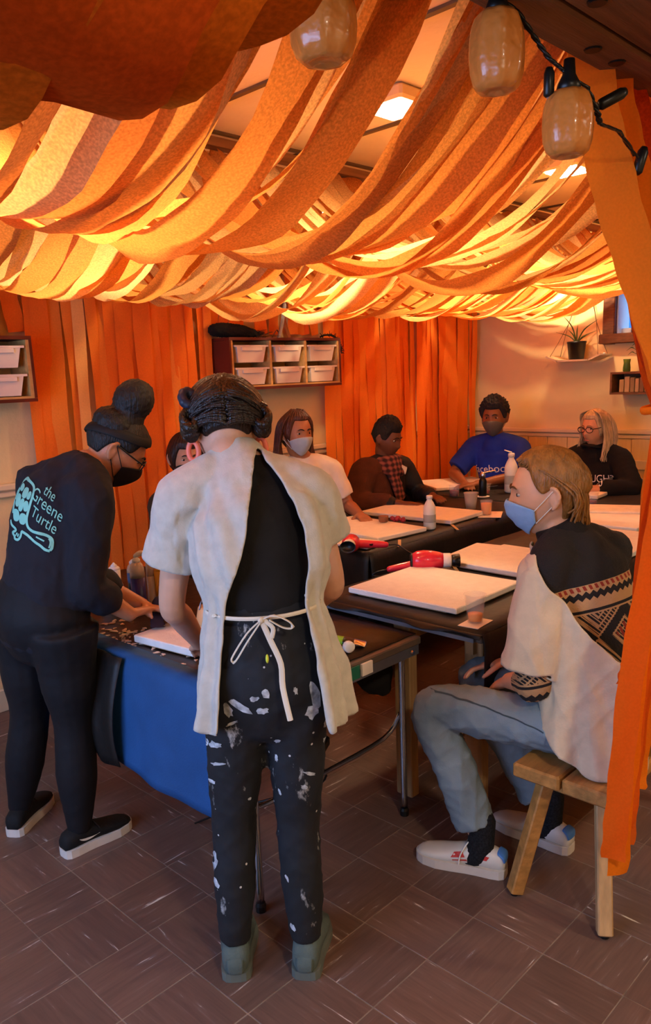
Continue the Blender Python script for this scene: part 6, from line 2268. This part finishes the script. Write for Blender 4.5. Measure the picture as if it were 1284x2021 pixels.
# brown coat and scarf
p6, J6, H6, f6, r6 = seated((4.04, 3.44), (-.1, -1), (4.015, 3.335, 1.175), (.10, -.95, -.26), 'seated person in a brown coat and plaid scarf beside the orange wall', skin('skin_deep', '#6b4029'), 1.05,
                            armL=((.26, .06, .78), (.13, .32, .80)), armR=((.30, .02, .78), (.16, .30, .79)), chair_label='grey metal chair under the person in the brown coat')
top(p6, J6, 'dark_jacket', mat('navy_jacket', '#161418', 0.6, 0.2, 12), to=(1.8, 1.8), off=.020, r0=.078, r1=.052, voxel=.010, wr=.007)
mb = MB()
arm_tube(mb, J6, 'R', 1.7, .098, .068)
rt6 = (V(J6['shR']) - V(J6['shL'])).normalized()
mb.tube([V(J6['chest']) + rt6 * .07 - UP * .22, V(J6['chest']) + rt6 * .08, V(J6['shR']) - rt6 * .09 + UP * .01], [(.105, .150), (.115, .155), (.10, .10)], side=rt6, n=16)
mb.tube([V(J6['shL']) + UP * .0, V(J6['neck']) - UP * .03, V(J6['shR'])], [.06, .085, .075], n=14)
fuse(mb, 'brown_coat', mat('brown_wool', '#4f2916', 0.95, 0.2, 16, 0.3, 120), p6, .010, 4, .006, 12)


def plaid():
    m, n, l, b = nt('plaid_wool')
    tc = n.new('ShaderNodeTexCoord')
    w1 = n.new('ShaderNodeTexWave'); w1.inputs['Scale'].default_value = 9; w1.bands_direction = 'X'
    w2_ = n.new('ShaderNodeTexWave'); w2_.inputs['Scale'].default_value = 9; w2_.bands_direction = 'Z'
    for x in (w1, w2_):
        x.inputs['Distortion'].default_value = 1.5
        l.new(tc.outputs['Object'], x.inputs[0])
    ad = n.new('ShaderNodeMath'); l.new(w1.outputs['Fac'], ad.inputs[0]); l.new(w2_.outputs['Fac'], ad.inputs[1])
    r = n.new('ShaderNodeValToRGB')
    e = r.color_ramp.elements
    e[0].position = .25; e[0].color = srgb('#2a1210'); e[1].position = .85; e[1].color = srgb('#8a4a38')
    x = e.new(.5); x.color = srgb('#5e2a22')
    mu = n.new('ShaderNodeMath'); mu.operation = 'MULTIPLY'; mu.inputs[1].default_value = .5
    l.new(ad.outputs[0], mu.inputs[0]); l.new(mu.outputs[0], r.inputs[0]); l.new(r.outputs[0], b.inputs['Base Color'])
    b.inputs['Roughness'].default_value = .95
    return m


nk = V(J6['neck'])
mb = MB()
for q in range(3):
    mb.tube([nk + V((.10 * math.cos(a), .085 * math.sin(a) - .01 * q, -.005 - .025 * q - .02 * math.sin(a + q))) for a in [2 * PI * i / 10 for i in range(11)]], [.034] * 11, n=10, sub=3)
mb.tube([nk + V((-.05, -.085, -.04)), nk + V((-.03, -.125, -.13)), nk + V((-.01, -.15, -.24))], [(.05, .02), (.055, .02), (.05, .016)], side=V((1, 0, 0)), n=10)
fuse(mb, 'scarf', plaid(), p6, .009, 3, .006, 22)
MB().box(nk + V((.055, -.118, -.055)), (.07, .012, .05), R=Matrix.Rotation(.4, 3, 'Y'), bev=.005).build('white_collar', M_white, p6)
hair_cap(H6, 'hair', hair_mat('hair_crop', '#120b07', .8), p6, vol=.010, rough=.004, freq=70, nape=-.3, side=.05, front=.56, extra=lambda u, v: .030 * max(0, math.sin(v)) ** 2)
eyes(H6, p6, '#0c0604')
# blue T-shirt
p7, J7, H7, f7, r7 = seated((5.24, 3.18), (-1, -.1), (5.08, 3.19, 1.245), (-.93, -.30, -.10), 'seated person in a royal blue lettered T-shirt and grey mask with short curly hair', skin('skin_brown', '#8a5634'), 1.08,
                            armL=((.28, .12, .84), (.06, .42, .805)), armR=((.27, .16, .84), (.05, .40, .80)), sc=1.12, chair_label='grey metal chair under the person in the blue T-shirt')
s7 = top(p7, J7, 'blue_tshirt', mat('royal_cotton', '#16339a', 0.85, 0.12, 12), to=(.85, .85), off=.022, r0=.080, r1=.078, voxel=.010, wr=.006)
front_print(p7, J7, f7, s7, 'facebook', .082, wink, .01, tilt=.06)
surgical_mask(H7, p7, '#5f5a50', '#5f5a50', pleat=.0, low=-1.2)
hair_cap(H7, 'hair', hair_mat('hair_greyblack', '#1d1a1c', .8), p7, vol=.018, rough=.008, freq=70, nape=-.4, side=.0, front=.58, extra=lambda u, v: .014 * max(0, math.sin(v)))
eyes(H7, p7, '#18100c')
# silver hair, black sweater
p8, J8, H8, f8, r8 = seated((5.30, 2.42), (-1, .0), (5.135, 2.435, 1.175), (-.94, .22, -.10), 'seated woman with long silver hair, glasses and a black lettered sweater', skin('skin_pale', '#d0946c'), 1.0,
                            armL=((.30, .10, .79), (.08, .34, .80)), armR=((.24, .14, .79), (.04, .36, .80)), sc=1.0, chair_label='grey metal chair under the silver-haired woman')
s8 = top(p8, J8, 'black_sweater', mat('black_fleece_top', '#0f0c0d', 0.9, 0.2, 14), to=(1.55, 1.7), off=.026, r0=.082, r1=.066, voxel=.010, wr=.007)
front_print(p8, J8, f8, s8, 'THOUGHTS', .072, wink, .03, shift=.035, squeeze_=.72)
M_h8 = hair_mat('hair_silver', '#b8a078', .4)
hc8 = hair_cap(H8, 'hair', M_h8, p8, vol=.014, rough=.002, freq=34, nape=-.9, side=-.4, front=.66)
rl = random.Random(21)
paths = []
for q in range(120):
    sx = rl.choice((-1, 1)); a = rl.random()
    yb_ = .045 - .14 * (1 - a)
    paths.append([V((sx * .008, .050 * a - .03, .128)), V((sx * (.06 + .02 * a), .045 * a - .05 * (1 - a), .100)), V((sx * (.088 + .006 * rl.random()), .030 - .12 * (1 - a), .03)), V((sx * (.094 + .010 * rl.random()), yb_ - .01, -.06)), V((sx * (.092 + .02 * rl.random()), yb_ + .01, -.14)), V((sx * (.08 + .03 * rl.random()), yb_ + .03, -.19 - .025 * rl.random()))])
locks(H8, paths, 'hair_strands', M_h8, hc8, .0065)
eyes(H8, p8, '#8a6a48')
glasses(H8, p8, mat('brown_frame', '#3a2418', 0.4))
nk = V(J8['neck'])
fuse(MB().tube([H8.w((.062 * math.sin(a), .040 + .052 * math.cos(a), -.118 + .018 * math.cos(a))) for a in [2 * PI * i / 14 for i in range(15)]], [(.017, .012)] * 15, n=10, sub=2), 'neck_mask', mat('black_mask_cloth', '#121112', 0.85, 0.4, 70), p8, .006, 2, .004, 40)
MB().tube([H8.w((-.020, .094, -.066)), H8.w((0, .099, -.066)), H8.w((.020, .094, -.066))], [(.002, .003), (.003, .005), (.002, .003)], n=8).build('lips', mat('lip', '#b06a58', 0.5), p8, smooth=True)
